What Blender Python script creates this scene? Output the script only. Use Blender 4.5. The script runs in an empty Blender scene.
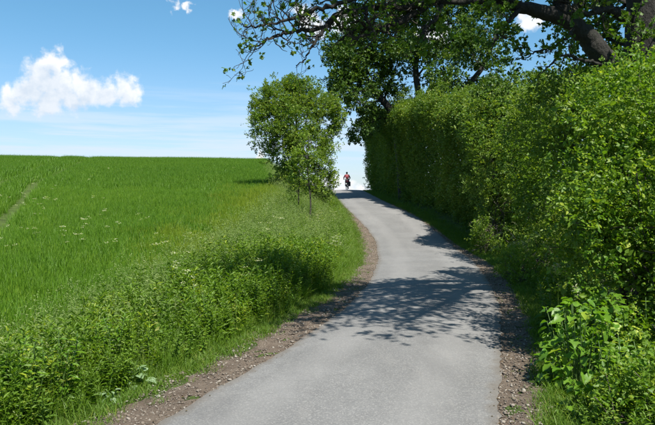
import bpy, bmesh, math, random
import numpy as np
from mathutils import Vector, Matrix

rng = np.random.default_rng(7)
random.seed(7)
scene = bpy.context.scene
C = scene.collection
R = math.radians
PI = math.pi

# ------------------------------------------------------------------ camera
EYE = 1.95
FPX = 637.0                      # focal length for a 655 pixel wide picture
PITCH = math.atan(12.5 / FPX)
cam_d = bpy.data.cameras.new("camera")
cam = bpy.data.objects.new("camera", cam_d)
C.objects.link(cam)
cam.location = (0, 0, EYE)
cam.rotation_euler = (PI / 2 - PITCH, 0, 0)
cam_d.sensor_width = 36.0
cam_d.lens = 36.0 * FPX / 655.0
cam_d.clip_start = 0.1
cam_d.clip_end = 5000
scene.camera = cam


def W(px, row, Y):
    """world point at depth Y seen in the photograph at (px, row)"""
    dx = (px - 327.5) / FPX
    dy = (212.5 - row) / FPX
    ca, sa = math.cos(PITCH), math.sin(PITCH)
    t = Y / (dy * sa + ca)
    return np.array([t * dx, Y, EYE + t * (dy * ca - sa)])


# ------------------------------------------------------------------ light
SUN_EL = R(58.5)
SUN_H = np.array([0.44, -0.90])          # horizontal direction towards the sun
SUN_H /= np.linalg.norm(SUN_H)
TO_SUN = np.array([SUN_H[0] * math.cos(SUN_EL), SUN_H[1] * math.cos(SUN_EL), math.sin(SUN_EL)])
sun_d = bpy.data.lights.new("sun", 'SUN')
sun_d.energy = 5.0
sun_d.angle = R(0.53)
sun_d.color = (1.0, 0.95, 0.86)
sun = bpy.data.objects.new("sun", sun_d)
C.objects.link(sun)
sun.rotation_euler = Vector(TO_SUN).to_track_quat('Z', 'Y').to_euler()

scene.view_settings.view_transform = 'Standard'
scene.view_settings.look = 'None'
scene.view_settings.exposure = 1.05
scene.view_settings.gamma = 1.0
scene.view_settings.use_curve_mapping = False
scene.render.engine = 'CYCLES'
cy = scene.cycles
cy.use_denoising = True
cy.max_bounces = 7
cy.diffuse_bounces = 4
cy.transmission_bounces = 5
cy.glossy_bounces = 2
cy.transparent_max_bounces = 8
cy.sample_clamp_indirect = 6.0

# ------------------------------------------------------------------ node helpers


class NT:
    def __init__(self, tree):
        self.t = tree
        self.n = tree.nodes
        self.l = tree.links

    def new(self, typ, **kw):
        nd = self.n.new(typ)
        for k, v in kw.items():
            setattr(nd, k, v)
        return nd

    def link(self, a, b):
        self.l.new(a, b)

    def put(self, sock, v):
        if isinstance(v, bpy.types.NodeSocket):
            self.l.new(v, sock)
        elif v is not None:
            sock.default_value = v

    def math(self, op, a, b=None, c=None, clamp=False):
        nd = self.new('ShaderNodeMath', operation=op, use_clamp=clamp)
        self.put(nd.inputs[0], a)
        self.put(nd.inputs[1], b)
        self.put(nd.inputs[2], c)
        return nd.outputs[0]

    def vmath(self, op, a, b=None):
        nd = self.new('ShaderNodeVectorMath', operation=op)
        self.put(nd.inputs[0], a)
        self.put(nd.inputs[1], b)
        return nd.outputs['Value'] if op in ('LENGTH', 'DISTANCE', 'DOT_PRODUCT') else nd.outputs['Vector']

    def mix(self, fac, a, b, blend='MIX'):
        nd = self.new('ShaderNodeMix', data_type='RGBA', blend_type=blend)
        self.put(nd.inputs[0], fac)
        self.put(nd.inputs[6], a if isinstance(a, bpy.types.NodeSocket) else (*a, 1.0))
        self.put(nd.inputs[7], b if isinstance(b, bpy.types.NodeSocket) else (*b, 1.0))
        return nd.outputs[2]

    def noise(self, vec, scale, detail=4, rough=0.55, lac=2.0, dist=0.0):
        nd = self.new('ShaderNodeTexNoise')
        self.put(nd.inputs['Vector'], vec)
        nd.inputs['Scale'].default_value = scale
        nd.inputs['Detail'].default_value = detail
        nd.inputs['Roughness'].default_value = rough
        nd.inputs['Lacunarity'].default_value = lac
        nd.inputs['Distortion'].default_value = dist
        return nd.outputs['Fac']

    def ramp(self, fac, lo, hi, smooth=True):
        nd = self.new('ShaderNodeMapRange', interpolation_type='SMOOTHSTEP' if smooth else 'LINEAR')
        self.put(nd.inputs['Value'], fac)
        nd.inputs['From Min'].default_value = lo
        nd.inputs['From Max'].default_value = hi
        return nd.outputs['Result']


# ------------------------------------------------------------------ world: clear blue sky with fair-weather clouds
world = bpy.data.worlds.new("World")
scene.world = world
world.use_nodes = True
world.node_tree.nodes.clear()
w = NT(world.node_tree)
sky = w.new('ShaderNodeTexSky', sky_type='NISHITA')
sky.sun_disc = False
sky.sun_elevation = SUN_EL
sky.sun_rotation = math.atan2(SUN_H[0], SUN_H[1])
sky.altitude = 0
sky.air_density = 1.0
sky.dust_density = 0.6
sky.ozone_density = 2.2
dirv = w.new('ShaderNodeTexCoord').outputs['Generated']
sep = w.new('ShaderNodeSeparateXYZ')
w.link(dirv, sep.inputs[0])
dx_, dy_, dz_ = sep.outputs


def skydir(px, row):
    v = W(px, row, 1.0) - np.array([0, 0, EYE])
    return v / np.linalg.norm(v)


wob = w.new('ShaderNodeTexNoise')
w.link(dirv, wob.inputs['Vector'])
wob.inputs['Scale'].default_value = 22
wob.inputs['Detail'].default_value = 6
wob.inputs['Roughness'].default_value = 0.62
off = w.vmath('SCALE', w.vmath('SUBTRACT', wob.outputs['Color'], (0.5, 0.5, 0.5)))
off.node.inputs['Scale'].default_value = 0.06
wdir = w.vmath('ADD', dirv, off)
CUM = [  # px, row, radius (px): the heaped clouds of the photograph
    (40, 80, 14), (28, 92, 12), (60, 84, 14), (84, 88, 15), (104, 90, 13), (124, 88, 13), (48, 97, 14),
    (10, 99, 10), (52, 66, 12), (70, 95, 12),
    (330, 186, 12), (318, 188, 10), (347, 189, 10), (338, 188, 11), (262, 156, 6), (360, 192, 7),
    (306, 20, 12), (322, 30, 11), (345, 18, 13), (440, 40, 13), (428, 30, 11), (530, 20, 10),
    (400, 12, 12),
    (176, 3, 6), (188, 8, 5), (236, 16, 5),
    (-160, 60, 40), (-120, 75, 36), (-200, 80, 34), (900, 60, 50), (960, 80, 44), (760, -120, 60), (820, -100, 50), (-420, -80, 60),
]
acc = None
for (px, row, rad) in CUM:
    d = w.vmath('DISTANCE', wdir, tuple(skydir(px, row)))
    v = w.math('SUBTRACT', 1.0, w.math('DIVIDE', d, rad / FPX * 1.35))
    acc = v if acc is None else w.math('MAXIMUM', acc, v)
up_ = None
wdu = w.vmath('ADD', wdir, (0.006, 0.0, 0.020))
for (px, row, rad) in CUM[:10]:
    d = w.vmath('DISTANCE', wdu, tuple(skydir(px, row)))
    v = w.math('SUBTRACT', 1.0, w.math('DIVIDE', d, rad / FPX * 1.35))
    up_ = v if up_ is None else w.math('MAXIMUM', up_, v)
lit = w.math('SUBTRACT', 1.0, w.ramp(up_, -0.15, 0.65))
fine = w.noise(dirv, 60, 5, 0.52)
cumv = w.math('ADD', acc, w.math('MULTIPLY', w.math('SUBTRACT', fine, 0.5), 0.95))
cum = w.ramp(cumv, -0.02, 0.60)
# generic scattered puffs over the rest of the sky
pz = w.math('MAXIMUM', dz_, 0.04)
comb = w.new('ShaderNodeCombineXYZ')
w.link(w.math('DIVIDE', dx_, pz), comb.inputs[0])
w.link(w.math('DIVIDE', dy_, pz), comb.inputs[1])
gen = w.noise(comb.outputs[0], 0.55, 6, 0.6)
genm = w.math('MULTIPLY', w.ramp(gen, 0.60, 0.78), w.ramp(dz_, 0.34, 0.5))
# thin streaky layers low over the horizon
st = w.new('ShaderNodeMapping')
w.link(dirv, st.inputs['Vector'])
st.inputs['Scale'].default_value = (1.6, 1.6, 30)
st.inputs['Rotation'].default_value = (0, R(1.2), 0)
stn = w.noise(st.outputs[0], 2.3, 6, 0.6)
low = w.math('MULTIPLY', w.ramp(dz_, -0.02, 0.02), w.math('SUBTRACT', 1.0, w.ramp(dz_, 0.06, 0.21)))
cir = w.math('MULTIPLY', w.ramp(stn, 0.36, 0.66), low)
cir = w.math('MULTIPLY', cir, 0.95)
veil = w.math('MULTIPLY', w.math('SUBTRACT', 1.0, w.ramp(dz_, -0.05, 0.24)), 0.36)
cir = w.math('MAXIMUM', cir, veil)
tint = w.mix(w.ramp(dz_, 0.0, 0.32), (0.88, 0.95, 1.12), (0.66, 1.06, 1.12))
skyc = w.mix(1.0, sky.outputs[0], tint, 'MULTIPLY')
cl_f = w.math('ADD', w.math('MULTIPLY', w.ramp(fine, 0.30, 0.66), 0.45), w.math('MULTIPLY', lit, 0.6), clamp=True)
cl_t = w.mix(cl_f, (4.9, 5.6, 6.5), (7.4, 7.5, 7.6))
c1 = w.mix(cir, skyc, (5.2, 6.1, 7.0))
c2 = w.mix(w.math('MAXIMUM', w.math('MULTIPLY', cum, 0.97), w.math('MULTIPLY', genm, 0.7)), c1, cl_t)
bg = w.new('ShaderNodeBackground')
w.link(c2, bg.inputs['Color'])
bg.inputs['Strength'].default_value = 0.069
wo = w.new('ShaderNodeOutputWorld')
w.link(bg.outputs[0], wo.inputs['Surface'])

# ------------------------------------------------------------------ object helpers


def tag(o, label=None, cat=None, group=None, kind=None):
    if label:
        o["label"] = label
    if cat:
        o["category"] = cat
    if group:
        o["group"] = group
    if kind:
        o["kind"] = kind
    return o


def empty(name, loc=(0, 0, 0), rz=0.0):
    o = bpy.data.objects.new(name, None)
    C.objects.link(o)
    o.location = loc
    o.rotation_euler = (0, 0, rz)
    return o


def link(name, me, mat, parent=None):
    o = bpy.data.objects.new(name, me)
    C.objects.link(o)
    if mat is not None and not me.materials:
        me.materials.append(mat)
    if parent is not None:
        o.parent = parent
        # meshes are written in world coordinates: undo the parent's own placement
        o.matrix_parent_inverse = parent_inv(parent)
    return o


def parent_inv(p):
    m = Matrix.LocRotScale(p.location, p.rotation_euler, p.scale)
    q = p
    while q.parent is not None:
        q = q.parent
        m = Matrix.LocRotScale(q.location, q.rotation_euler, q.scale) @ m if q.parent is None and False else m
    return m.inverted()


def mesh_np(name, V, F, attrs=None, smooth=False):
    """V (n,3); F (m,k) uniform faces; attrs: dict of per-face floats"""
    V = np.ascontiguousarray(V, dtype=np.float32)
    F = np.ascontiguousarray(F, dtype=np.int32)
    me = bpy.data.meshes.new(name)
    m, k = F.shape
    me.vertices.add(len(V))
    me.vertices.foreach_set("co", V.ravel())
    me.loops.add(m * k)
    me.loops.foreach_set("vertex_index", F.ravel())
    me.polygons.add(m)
    me.polygons.foreach_set("loop_start", np.arange(0, m * k, k, dtype=np.int32))
    if smooth:
        me.polygons.foreach_set("use_smooth", np.ones(m, dtype=bool))
    me.update(calc_edges=True)
    if attrs:
        for an, av in attrs.items():
            a = me.attributes.new(an, 'FLOAT', 'FACE')
            a.data.foreach_set("value", np.ascontiguousarray(av, dtype=np.float32))
    return me


def vnoise(P, scale=1.0, seed=0):
    """smooth value noise in 0..1 at points P (n,3)"""
    P = np.asarray(P, dtype=np.float64) * scale + seed * 17.31
    i = np.floor(P).astype(np.int64)
    f = P - i
    f = f * f * (3 - 2 * f)

    def h(a, b, c):
        n = (a * 374761393 + b * 668265263 + c * 2147483647 + seed * 974711) & 0xFFFFFFFF
        n = ((n ^ (n >> 13)) * 1274126177) & 0xFFFFFFFF
        return ((n ^ (n >> 16)) & 0xFFFF) / 65535.0
    r = 0
    for a in (0, 1):
        for b in (0, 1):
            for c in (0, 1):
                wgt = (f[:, 0] if a else 1 - f[:, 0]) * (f[:, 1] if b else 1 - f[:, 1]) * (f[:, 2] if c else 1 - f[:, 2])
                r = r + wgt * h(i[:, 0] + a, i[:, 1] + b, i[:, 2] + c)
    return r


def norm(v):
    v = np.asarray(v, float)
    return v / np.maximum(np.linalg.norm(v, axis=-1, keepdims=True), 1e-9)


def frames(D, roll):
    """rotation matrices (n,3,3) whose Y column is D, rolled about it; Z column upward when roll = 0"""
    D = norm(D)
    up = np.tile(np.array([0.0, 0, 1]), (len(D), 1))
    bad = np.abs(D[:, 2]) > 0.97
    up[bad] = (1, 0, 0)
    X = norm(np.cross(D, up))
    Z = np.cross(X, D)
    c, s = np.cos(roll)[:, None], np.sin(roll)[:, None]
    X2 = X * c + Z * s
    Z2 = -X * s + Z * c
    return np.stack([X2, D, Z2], axis=2)


class Tubes:
    def __init__(self):
        self.V, self.F, self.n = [], [], 0

    def add(self, pts, rad, sides=6):
        pts = np.asarray(pts, float)
        rad = np.asarray(rad, float)
        T = np.gradient(pts, axis=0)
        fr = frames(T, np.zeros(len(pts)))
        a = np.arange(sides) / sides * 2 * PI
        ring = fr[:, :, 0][:, None, :] * np.cos(a)[None, :, None] + fr[:, :, 2][:, None, :] * np.sin(a)[None, :, None]
        V = pts[:, None, :] + ring * rad[:, None, None]
        k = len(pts)
        i = np.arange(k - 1)[:, None] * sides
        j = np.arange(sides)[None, :]
        j2 = (j + 1) % sides
        F = np.stack([i + j, i + j2, i + sides + j2, i + sides + j], axis=2).reshape(-1, 4) + self.n
        self.V.append(V.reshape(-1, 3))
        self.F.append(F)
        self.n += k * sides
        # close the far end with a cap pushed into a point
        tip = pts[-1] + norm(T[-1]) * rad[-1]
        self.V.append(tip[None])
        b = (k - 1) * sides + self.n - k * sides
        cap = np.stack([b + j[0], b + j2[0], np.full(sides, self.n), np.full(sides, self.n)], axis=1)
        self.cap = getattr(self, 'cap', [])
        self.cap.append(cap[:, :3])
        self.n += 1

    def mesh(self, name):
        V = np.concatenate(self.V)
        F4 = np.concatenate(self.F)
        F3 = np.concatenate(self.cap)
        tri = np.concatenate([F4[:, [0, 1, 2]], F4[:, [0, 2, 3]], F3])
        return mesh_np(name, V, tri, smooth=True)


def smooth_path(P, n):
    """Catmull-Rom through P (k,d) -> n points"""
    P = np.asarray(P, float)
    k = len(P)
    t = np.linspace(0, k - 1, n)
    i = np.minimum(t.astype(int), k - 2)
    f = (t - i)[:, None]
    Pm = np.vstack([2 * P[0] - P[1], P, 2 * P[-1] - P[-2]])
    p0, p1, p2, p3 = Pm[i], Pm[i + 1], Pm[i + 2], Pm[i + 3]
    return 0.5 * ((2 * p1) + (-p0 + p2) * f + (2 * p0 - 5 * p1 + 4 * p2 - p3) * f ** 2 + (-p0 + 3 * p1 - 3 * p2 + p3) * f ** 3)


# leaf templates: verts, tris ; base at the origin, pointing along +Y, face up +Z
LEAF2 = (np.array([[0, 0, 0], [.34, .48, .05], [0, 1, -.06], [-.34, .48, .05]]), np.array([[0, 1, 2], [0, 2, 3]]))
LEAF4 = (np.array([[0, 0, 0], [.30, .30, .07], [.24, .66, .05], [0, 1, -.12], [-.24, .66, .05], [-.30, .30, .07]]),
         np.array([[0, 1, 2], [0, 2, 3], [0, 3, 4], [0, 4, 5]]))
_ml = [[0, 0, 0], [.42, .10, .02], [.30, .28, .06], [.62, .50, .0], [.30, .58, .07], [.22, .80, .03], [0, 1.05, -.10]]
MAPLE = (np.array(_ml + [[-x, y, z] for x, y, z in _ml[1:6]] + [[0, .45, -.02]]),
         np.array([[0, 1, 12], [1, 2, 12], [2, 3, 12], [3, 4, 12], [4, 5, 12], [5, 6, 12],
                   [7, 0, 12], [8, 7, 12], [9, 8, 12], [10, 9, 12], [11, 10, 12], [6, 11, 12]]))


def spray(n_leaf, length, leaf, leaf_size, spread=1.0, tip=0.5, seed=0, droop=0.15):
    """a twig spray as a template: leaves placed along +Y, returns verts, tris, leaf id per tri"""
    r = np.random.default_rng(seed)
    LV, LF = leaf
    V, F, I = [], [], []
    for i in range(n_leaf):
        t = r.random() ** tip
        pos = np.array([r.normal(0, .07 * length), t * length, r.normal(0, .07 * length)])
        a = r.uniform(0, 2 * PI)
        out = np.array([math.cos(a) * spread, r.uniform(.1, 1.0), math.sin(a) * spread * .55 - droop])
        # leaf face turned up: roll small
        M = frames(out[None], np.array([r.normal(0, .55)]))[0]
        s = leaf_size * r.uniform(.6, 1.2)
        V.append(LV * s @ M.T + pos)
        F.append(LF + i * len(LV))
        I.append(np.full(len(LF), i))
    return np.concatenate(V), np.concatenate(F), np.concatenate(I), n_leaf


def sprays_mesh(name, P, D, S, templates, roll=None, seed=1):
    """many sprays joined in one mesh; P positions, D directions, S scales"""
    r = np.random.default_rng(seed)
    n = len(P)
    roll = r.normal(0, .6, n) if roll is None else roll
    which = r.integers(0, len(templates), n)
    VV, FF, AA, BB, base = [], [], [], [], 0
    for k, (TV, TF, TI, nl) in enumerate(templates):
        sel = np.where(which == k)[0]
        if len(sel) == 0:
            continue
        M = frames(D[sel], roll[sel])
        V = np.einsum('nij,vj->nvi', M, TV) * S[sel][:, None, None] + P[sel][:, None, :]
        F = TF[None] + (np.arange(len(sel)) * len(TV))[:, None, None] + base
        a = r.random((len(sel), nl))[:, TI]
        b = np.repeat(r.random(len(sel))[:, None], len(TF), axis=1)
        VV.append(V.reshape(-1, 3))
        FF.append(F.reshape(-1, 3))
        AA.append(a.ravel())
        BB.append(b.ravel())
        base += len(sel) * len(TV)
    return mesh_np(name, np.concatenate(VV), np.concatenate(FF),
                   {"rnd": np.concatenate(AA), "twig": np.concatenate(BB)})


# ------------------------------------------------------------------ materials


def new_mat(name):
    m = bpy.data.materials.new(name)
    m.use_nodes = True
    m.node_tree.nodes.clear()
    t = NT(m.node_tree)
    out = t.new('ShaderNodeOutputMaterial')
    return m, t, out


def leaf_mat(name, dark, light, young, transl=0.40, rough=0.5, spec=0.3, patch=0.35, inst=False, tcol=None, nz=1.0):
    """leaf: colour varies leaf by leaf, twig by twig and in patches; light comes through it"""
    m, t, out = new_mat(name)
    if inst:
        oi = t.new('ShaderNodeObjectInfo').outputs['Random']
        at = t.new('ShaderNodeAttribute', attribute_name='rnd').outputs['Fac']
        a, b = at, oi
    else:
        a = t.new('ShaderNodeAttribute', attribute_name='rnd').outputs['Fac']
        b = t.new('ShaderNodeAttribute', attribute_name='twig').outputs['Fac']
    pos = t.new('ShaderNodeNewGeometry').outputs['Position']
    n = t.noise(pos, patch, 3)
    f = t.math('ADD', t.math('MULTIPLY', a, 0.45), t.math('MULTIPLY', b, 0.3))
    f = t.math('ADD', f, t.math('MULTIPLY', t.math('SUBTRACT', n, 0.42), 1.1 * nz), clamp=True)
    c = t.mix(f, dark, light)
    y = t.ramp(t.math('ADD', t.math('MULTIPLY', b, .7), t.math('MULTIPLY', a, .3)), 0.72, 0.98)
    c = t.mix(y, c, young)
    p = t.new('ShaderNodeBsdfPrincipled')
    t.link(c, p.inputs['Base Color'])
    p.inputs['Roughness'].default_value = rough
    p.inputs['Specular IOR Level'].default_value = spec
    tr = t.new('ShaderNodeBsdfTranslucent')
    tc = t.mix(1.0, c, tcol or (1.5, 1.6, 0.5), 'MULTIPLY')
    t.link(tc, tr.inputs['Color'])
    mx = t.new('ShaderNodeMixShader')
    mx.inputs[0].default_value = transl
    t.link(p.outputs[0], mx.inputs[1])
    t.link(tr.outputs[0], mx.inputs[2])
    t.link(mx.outputs[0], out.inputs['Surface'])
    return m


def plain_mat(name, col, rough=0.6, metal=0.0, vary=0.25, scale=8.0, bump=0.0, spec=0.4):
    m, t, out = new_mat(name)
    pos = t.new('ShaderNodeTexCoord').outputs['Object']
    n = t.noise(pos, scale, 5)
    c = t.mix(n, tuple(x * (1 - vary) for x in col), tuple(min(1, x * (1 + vary)) for x in col))
    p = t.new('ShaderNodeBsdfPrincipled')
    t.link(c, p.inputs['Base Color'])
    p.inputs['Roughness'].default_value = rough
    p.inputs['Metallic'].default_value = metal
    p.inputs['Specular IOR Level'].default_value = spec
    if bump:
        b = t.new('ShaderNodeBump')
        b.inputs['Strength'].default_value = bump
        b.inputs['Distance'].default_value = 0.02
        t.link(n, b.inputs['Height'])
        t.link(b.outputs[0], p.inputs['Normal'])
    t.link(p.outputs[0], out.inputs['Surface'])
    return m


def bark_mat(name, c0, c1, moss=None):
    m, t, out = new_mat(name)
    pos = t.new('ShaderNodeTexCoord').outputs['Object']
    mp = t.new('ShaderNodeMapping')
    t.link(pos, mp.inputs['Vector'])
    mp.inputs['Scale'].default_value = (6, 6, 3.0)
    n = t.noise(mp.outputs[0], 2.6, 7, 0.65)
    c = t.mix(t.ramp(n, .3, .7), c0, c1)
    if moss:
        c = t.mix(t.ramp(t.noise(pos, 1.6, 5), .5, .7), c, moss)
    p = t.new('ShaderNodeBsdfPrincipled')
    t.link(c, p.inputs['Base Color'])
    p.inputs['Roughness'].default_value = .85
    b = t.new('ShaderNodeBump')
    b.inputs['Strength'].default_value = 1.0
    b.inputs['Distance'].default_value = .09
    t.link(n, b.inputs['Height'])
    t.link(b.outputs[0], p.inputs['Normal'])
    t.link(p.outputs[0], out.inputs['Surface'])
    return m


M = {}
M['hedge'] = leaf_mat('hedge_leaf', (.044, .105, .014), (.148, .213, .025), (.265, .298, .044), patch=.30, nz=1.5)
M['shrub'] = leaf_mat('shrub_leaf', (0.048, 0.115, 0.011), (0.166, 0.241, 0.023), (0.278, 0.322, 0.034), patch=.6)
M['bright'] = leaf_mat('bright_shrub_leaf', (0.048, 0.127, 0.011), (0.178, 0.259, 0.021), (0.290, 0.345, 0.032), patch=1.2, rough=.48, spec=.32)
M['tree'] = leaf_mat('tree_leaf', (0.028, 0.070, 0.012), (0.080, 0.140, 0.018), (0.140, 0.180, 0.026), patch=.4, transl=.3)
M['oak'] = leaf_mat('broad_leaf', (0.034, 0.085, 0.012), (0.095, 0.170, 0.018), (0.170, 0.220, 0.025), patch=.6, transl=.38)
M['maple'] = leaf_mat('field_maple_leaf', (0.057, 0.127, 0.021), (0.185, 0.247, 0.032), (0.290, 0.322, 0.046), patch=.6)
M['sapling'] = leaf_mat('sapling_leaf', (.10, .17, .018), (.17, .245, .03), (.23, .28, .04), patch=.8)
M['wheat_edge'] = leaf_mat('yellowing_wheat_blade', (.120, .185, .012), (.175, .235, .016), (.21, .26, .02), patch=.4, inst=True, rough=.5, spec=.3,
                      transl=.36, tcol=(1.25, 1.5, .5), nz=.8)
M['wheat'] = leaf_mat('wheat_blade', (.070, .160, .011), (.115, .215, .014), (.15, .24, .018), patch=.10, inst=True, rough=.5, spec=.3,
                      transl=.36, tcol=(1.25, 1.5, .5), nz=.8)
M['grass'] = leaf_mat('verge_grass_blade', (.075, .155, .014), (.145, .235, .024), (.22, .27, .05), patch=.5, inst=True, rough=.5, spec=.35)
M['short'] = leaf_mat('short_grass_blade', (.065, .135, .014), (.12, .19, .022), (.20, .22, .04), patch=.8, inst=True, rough=.55, spec=.25)
M['seed'] = leaf_mat('grass_seed_head', (.13, .20, .05), (.20, .26, .09), (.28, .30, .14), patch=.8, inst=True, rough=.7, spec=.2)
M['weed'] = leaf_mat('weed_leaf', (.058, .130, .011), (.150, .235, .020), (.25, .30, .026), patch=.9, inst=True, rough=.5, spec=.3)
M['umbel'] = leaf_mat('cream_flower', (.34, .36, .22), (.46, .47, .32), (.55, .55, .42), patch=.8, inst=True, rough=.7, spec=.1)
M['burdock'] = leaf_mat('large_soft_leaf', (.060, .150, .012), (.150, .265, .020), (.27, .34, .03), patch=11, nz=.7, rough=.45, spec=.4)
M['pale'] = leaf_mat('pale_felted_leaf', (.16, .25, .12), (.25, .34, .19), (.30, .38, .24), patch=2.0, rough=.6, spec=.3)
M['bark'] = bark_mat('dark_bark', (.007, .006, .005), (.024, .021, .017), (.015, .020, .008))
M['twig'] = bark_mat('twig_bark', (.022, .018, .013), (.07, .06, .045))
M['deadwood'] = bark_mat('grey_brown_twig', (.05, .040, .028), (.16, .135, .10))
M['stem'] = plain_mat('green_stem', (.07, .13, .03), .6)

# ------------------------------------------------------------------ lane, terrain
PZ_Y = np.array([-60, -20, 0, 18, 24, 28, 32, 36, 40, 47, 54, 60, 66, 72, 80, 95, 120, 160, 250, 500, 1200])
PZ_Z = np.array([-1.5, -.3, 0, 0, 0.02, .15, .60, 1.10, 1.50, 2.0, 2.45, 2.80, 3.0, 2.95, 2.6, 1.5, -.6, -4, -9, -14, -20])
EDGE = np.array([  # Y, left edge X, right edge X
    [-30, -11.2, -7.8], [-10, -5.9, -2.85], [0, -3.1, -.20], [3, -2.27, .72],
    [5.52, -1.49, 1.49], [6.57, -1.13, 1.80], [8.69, -.38, 2.42], [11.7, .39, 3.15], [15, 1.0, 3.83], [20.7, 1.68, 4.72],
    [28, 2.12, 5.24], [32, 1.92, 5.18], [36, 1.48, 4.86], [40, 1.12, 4.36], [47, .78, 3.85], [54, .52, 3.62],
    [60, .28, 3.46], [66, .10, 3.40], [80, -.3, 3.0], [120, -3, .4], [300, -20, -16.5]])
_yy = np.linspace(-60, 400, 1841)


def _sm(ys, vs, s):
    v = np.interp(_yy, ys, vs)
    k = np.exp(-.5 * (np.arange(-40, 41) * .25 / s) ** 2)
    k /= k.sum()
    return np.convolve(np.pad(v, 40, mode='edge'), k, mode='valid')


_L = _sm(EDGE[:, 0], EDGE[:, 1], 1.0)
_Rr = _sm(EDGE[:, 0], EDGE[:, 2], 1.0)
_Z = _sm(PZ_Y, PZ_Z, 1.6)


def road_l(y): return np.interp(y, _yy, _L)
def road_r(y): return np.interp(y, _yy, _Rr)
def road_z(y): return np.interp(y, _yy, _Z)


def sst(a, b, x):
    t = np.clip((x - a) / (b - a), 0, 1)
    return t * t * (3 - 2 * t)


def field_z(x, y):
    """soil of the wheat field: a tenth of slope, rounding over a crest"""
    yc = 70.0
    up = -1.3 + .1 * np.minimum(y, yc) - .012 * np.clip(x, -90, 5)
    t = np.maximum(y - yc, 0)
    return up + .1 * t - .0024 * t * t * np.where(t < 60, 1, 0) - np.where(t >= 60, .0024 * 3600 + (t - 60) * .12, 0)


def left_edge_field(y):
    """X of the crop's edge beside the lane"""
    return np.interp(y, [-30, 0, 5, 9, 13, 18, 24, 31, 40, 50, 60, 80, 300], [-13, -6.2, -4.85, -4.15, -3.45, -2.6, -2.3, -2.3, -2.9, -4.3, -5.4, -7.5, -35])


def ground_z(x, y):
    x = np.asarray(x, float)
    y = np.asarray(y, float)
    rz = road_z(y)
    dl = road_l(y) - x               # distance left of the lane
    dr = x - road_r(y)
    fe = road_l(y) - left_edge_field(y)
    fz = field_z(x, y)
    tl = sst(0.55, 1.0, np.clip(dl / np.maximum(fe + .6, 1.0), 0, 1) * .45 + .55)
    tl = sst(.25, 1.0, dl / np.maximum(fe + .5, 1.0))
    zl = rz * (1 - tl) + fz * tl
    zr = rz + .35 * sst(.9, 3.0, dr) - .02 * np.maximum(dr - 6, 0)
    z = np.where(dl > 0, zl, np.where(dr > 0, zr, rz))
    und = (vnoise(np.stack([x, y, x * 0], -1).reshape(-1, 3), .5, 3).reshape(x.shape) - .5) * .10
    z = z + und * np.clip(np.maximum(dl, dr) - .9, 0, 1)
    return z - .012 - .06 * sst(0, .35, np.minimum(-dl, -dr))


def grid_mesh(name, xs, ys, zf, dz=0.0):
    X, Y = np.meshgrid(xs, ys)
    Z = zf(X, Y) + dz
    V = np.stack([X, Y, Z], -1).reshape(-1, 3)
    nx = len(xs)
    i = (np.arange(len(ys) - 1)[:, None] * nx + np.arange(nx - 1)[None, :]).ravel()
    F = np.stack([i, i + 1, i + nx + 1, i + nx], 1)
    return mesh_np(name, V, F, smooth=True)


xs = np.concatenate([np.linspace(-900, -80, 20)[:-1], np.arange(-80, -12, 1.5), np.arange(-12, 14, .22), np.arange(14, 60, 2), np.linspace(60, 900, 20)])
ys = np.concatenate([np.linspace(-300, -30, 10)[:-1], np.arange(-30, 0, 1.0), np.arange(0, 70, .3), np.arange(70, 140, 1.5), np.linspace(140, 1500, 24)])
gm, t, out = new_mat('soil_and_turf')
pos = t.new('ShaderNodeNewGeometry').outputs['Position']
n1 = t.noise(pos, 3.0, 6)
n2 = t.noise(pos, 28.0, 5, .65)
c = t.mix(t.ramp(n1, .35, .65), (.042, .068, .017), (.072, .112, .025))
c = t.mix(t.math('MULTIPLY', t.ramp(n2, .45, .75), .6), c, (.075, .058, .036))
p = t.new('ShaderNodeBsdfPrincipled')
t.link(c, p.inputs['Base Color'])
p.inputs['Roughness'].default_value = .95
p.inputs['Specular IOR Level'].default_value = .1
b = t.new('ShaderNodeBump')
b.inputs['Distance'].default_value = .05
t.link(n2, b.inputs['Height'])
t.link(b.outputs[0], p.inputs['Normal'])
t.link(p.outputs[0], out.inputs['Surface'])
tag(link('ground', grid_mesh('ground', xs, ys, ground_z), gm), 'grassy ground of banks and hillside rising beyond the lane', kind='structure')

# asphalt lane
am, t, out = new_mat('worn_asphalt')
pos = t.new('ShaderNodeNewGeometry').outputs['Position']
n1 = t.noise(pos, .55, 5)
n2 = t.noise(pos, 55.0, 6, .7)
n3 = t.noise(pos, 5.0, 6, .62)
stones = t.new('ShaderNodeTexVoronoi', feature='F1')
t.link(pos, stones.inputs['Vector'])
stones.inputs['Scale'].default_value = 85
at = t.new('ShaderNodeAttribute', attribute_name='edge').outputs['Fac']
c = t.mix(t.ramp(n1, .3, .7), (.116, .115, .113), (.155, .154, .151))
c = t.mix(t.math('MULTIPLY', t.ramp(n3, .42, .75), .45), c, (.105, .103, .101))
sepc = t.new('ShaderNodeSeparateColor')
t.link(stones.outputs['Color'], sepc.inputs[0])
c = t.mix(t.math('MULTIPLY', t.ramp(sepc.outputs[0], .55, 1.0), .32), c, (.32, .31, .29))
c = t.mix(t.math('MULTIPLY', t.ramp(sepc.outputs[1], .62, 1.0), .42), c, (.085, .084, .084))
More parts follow.
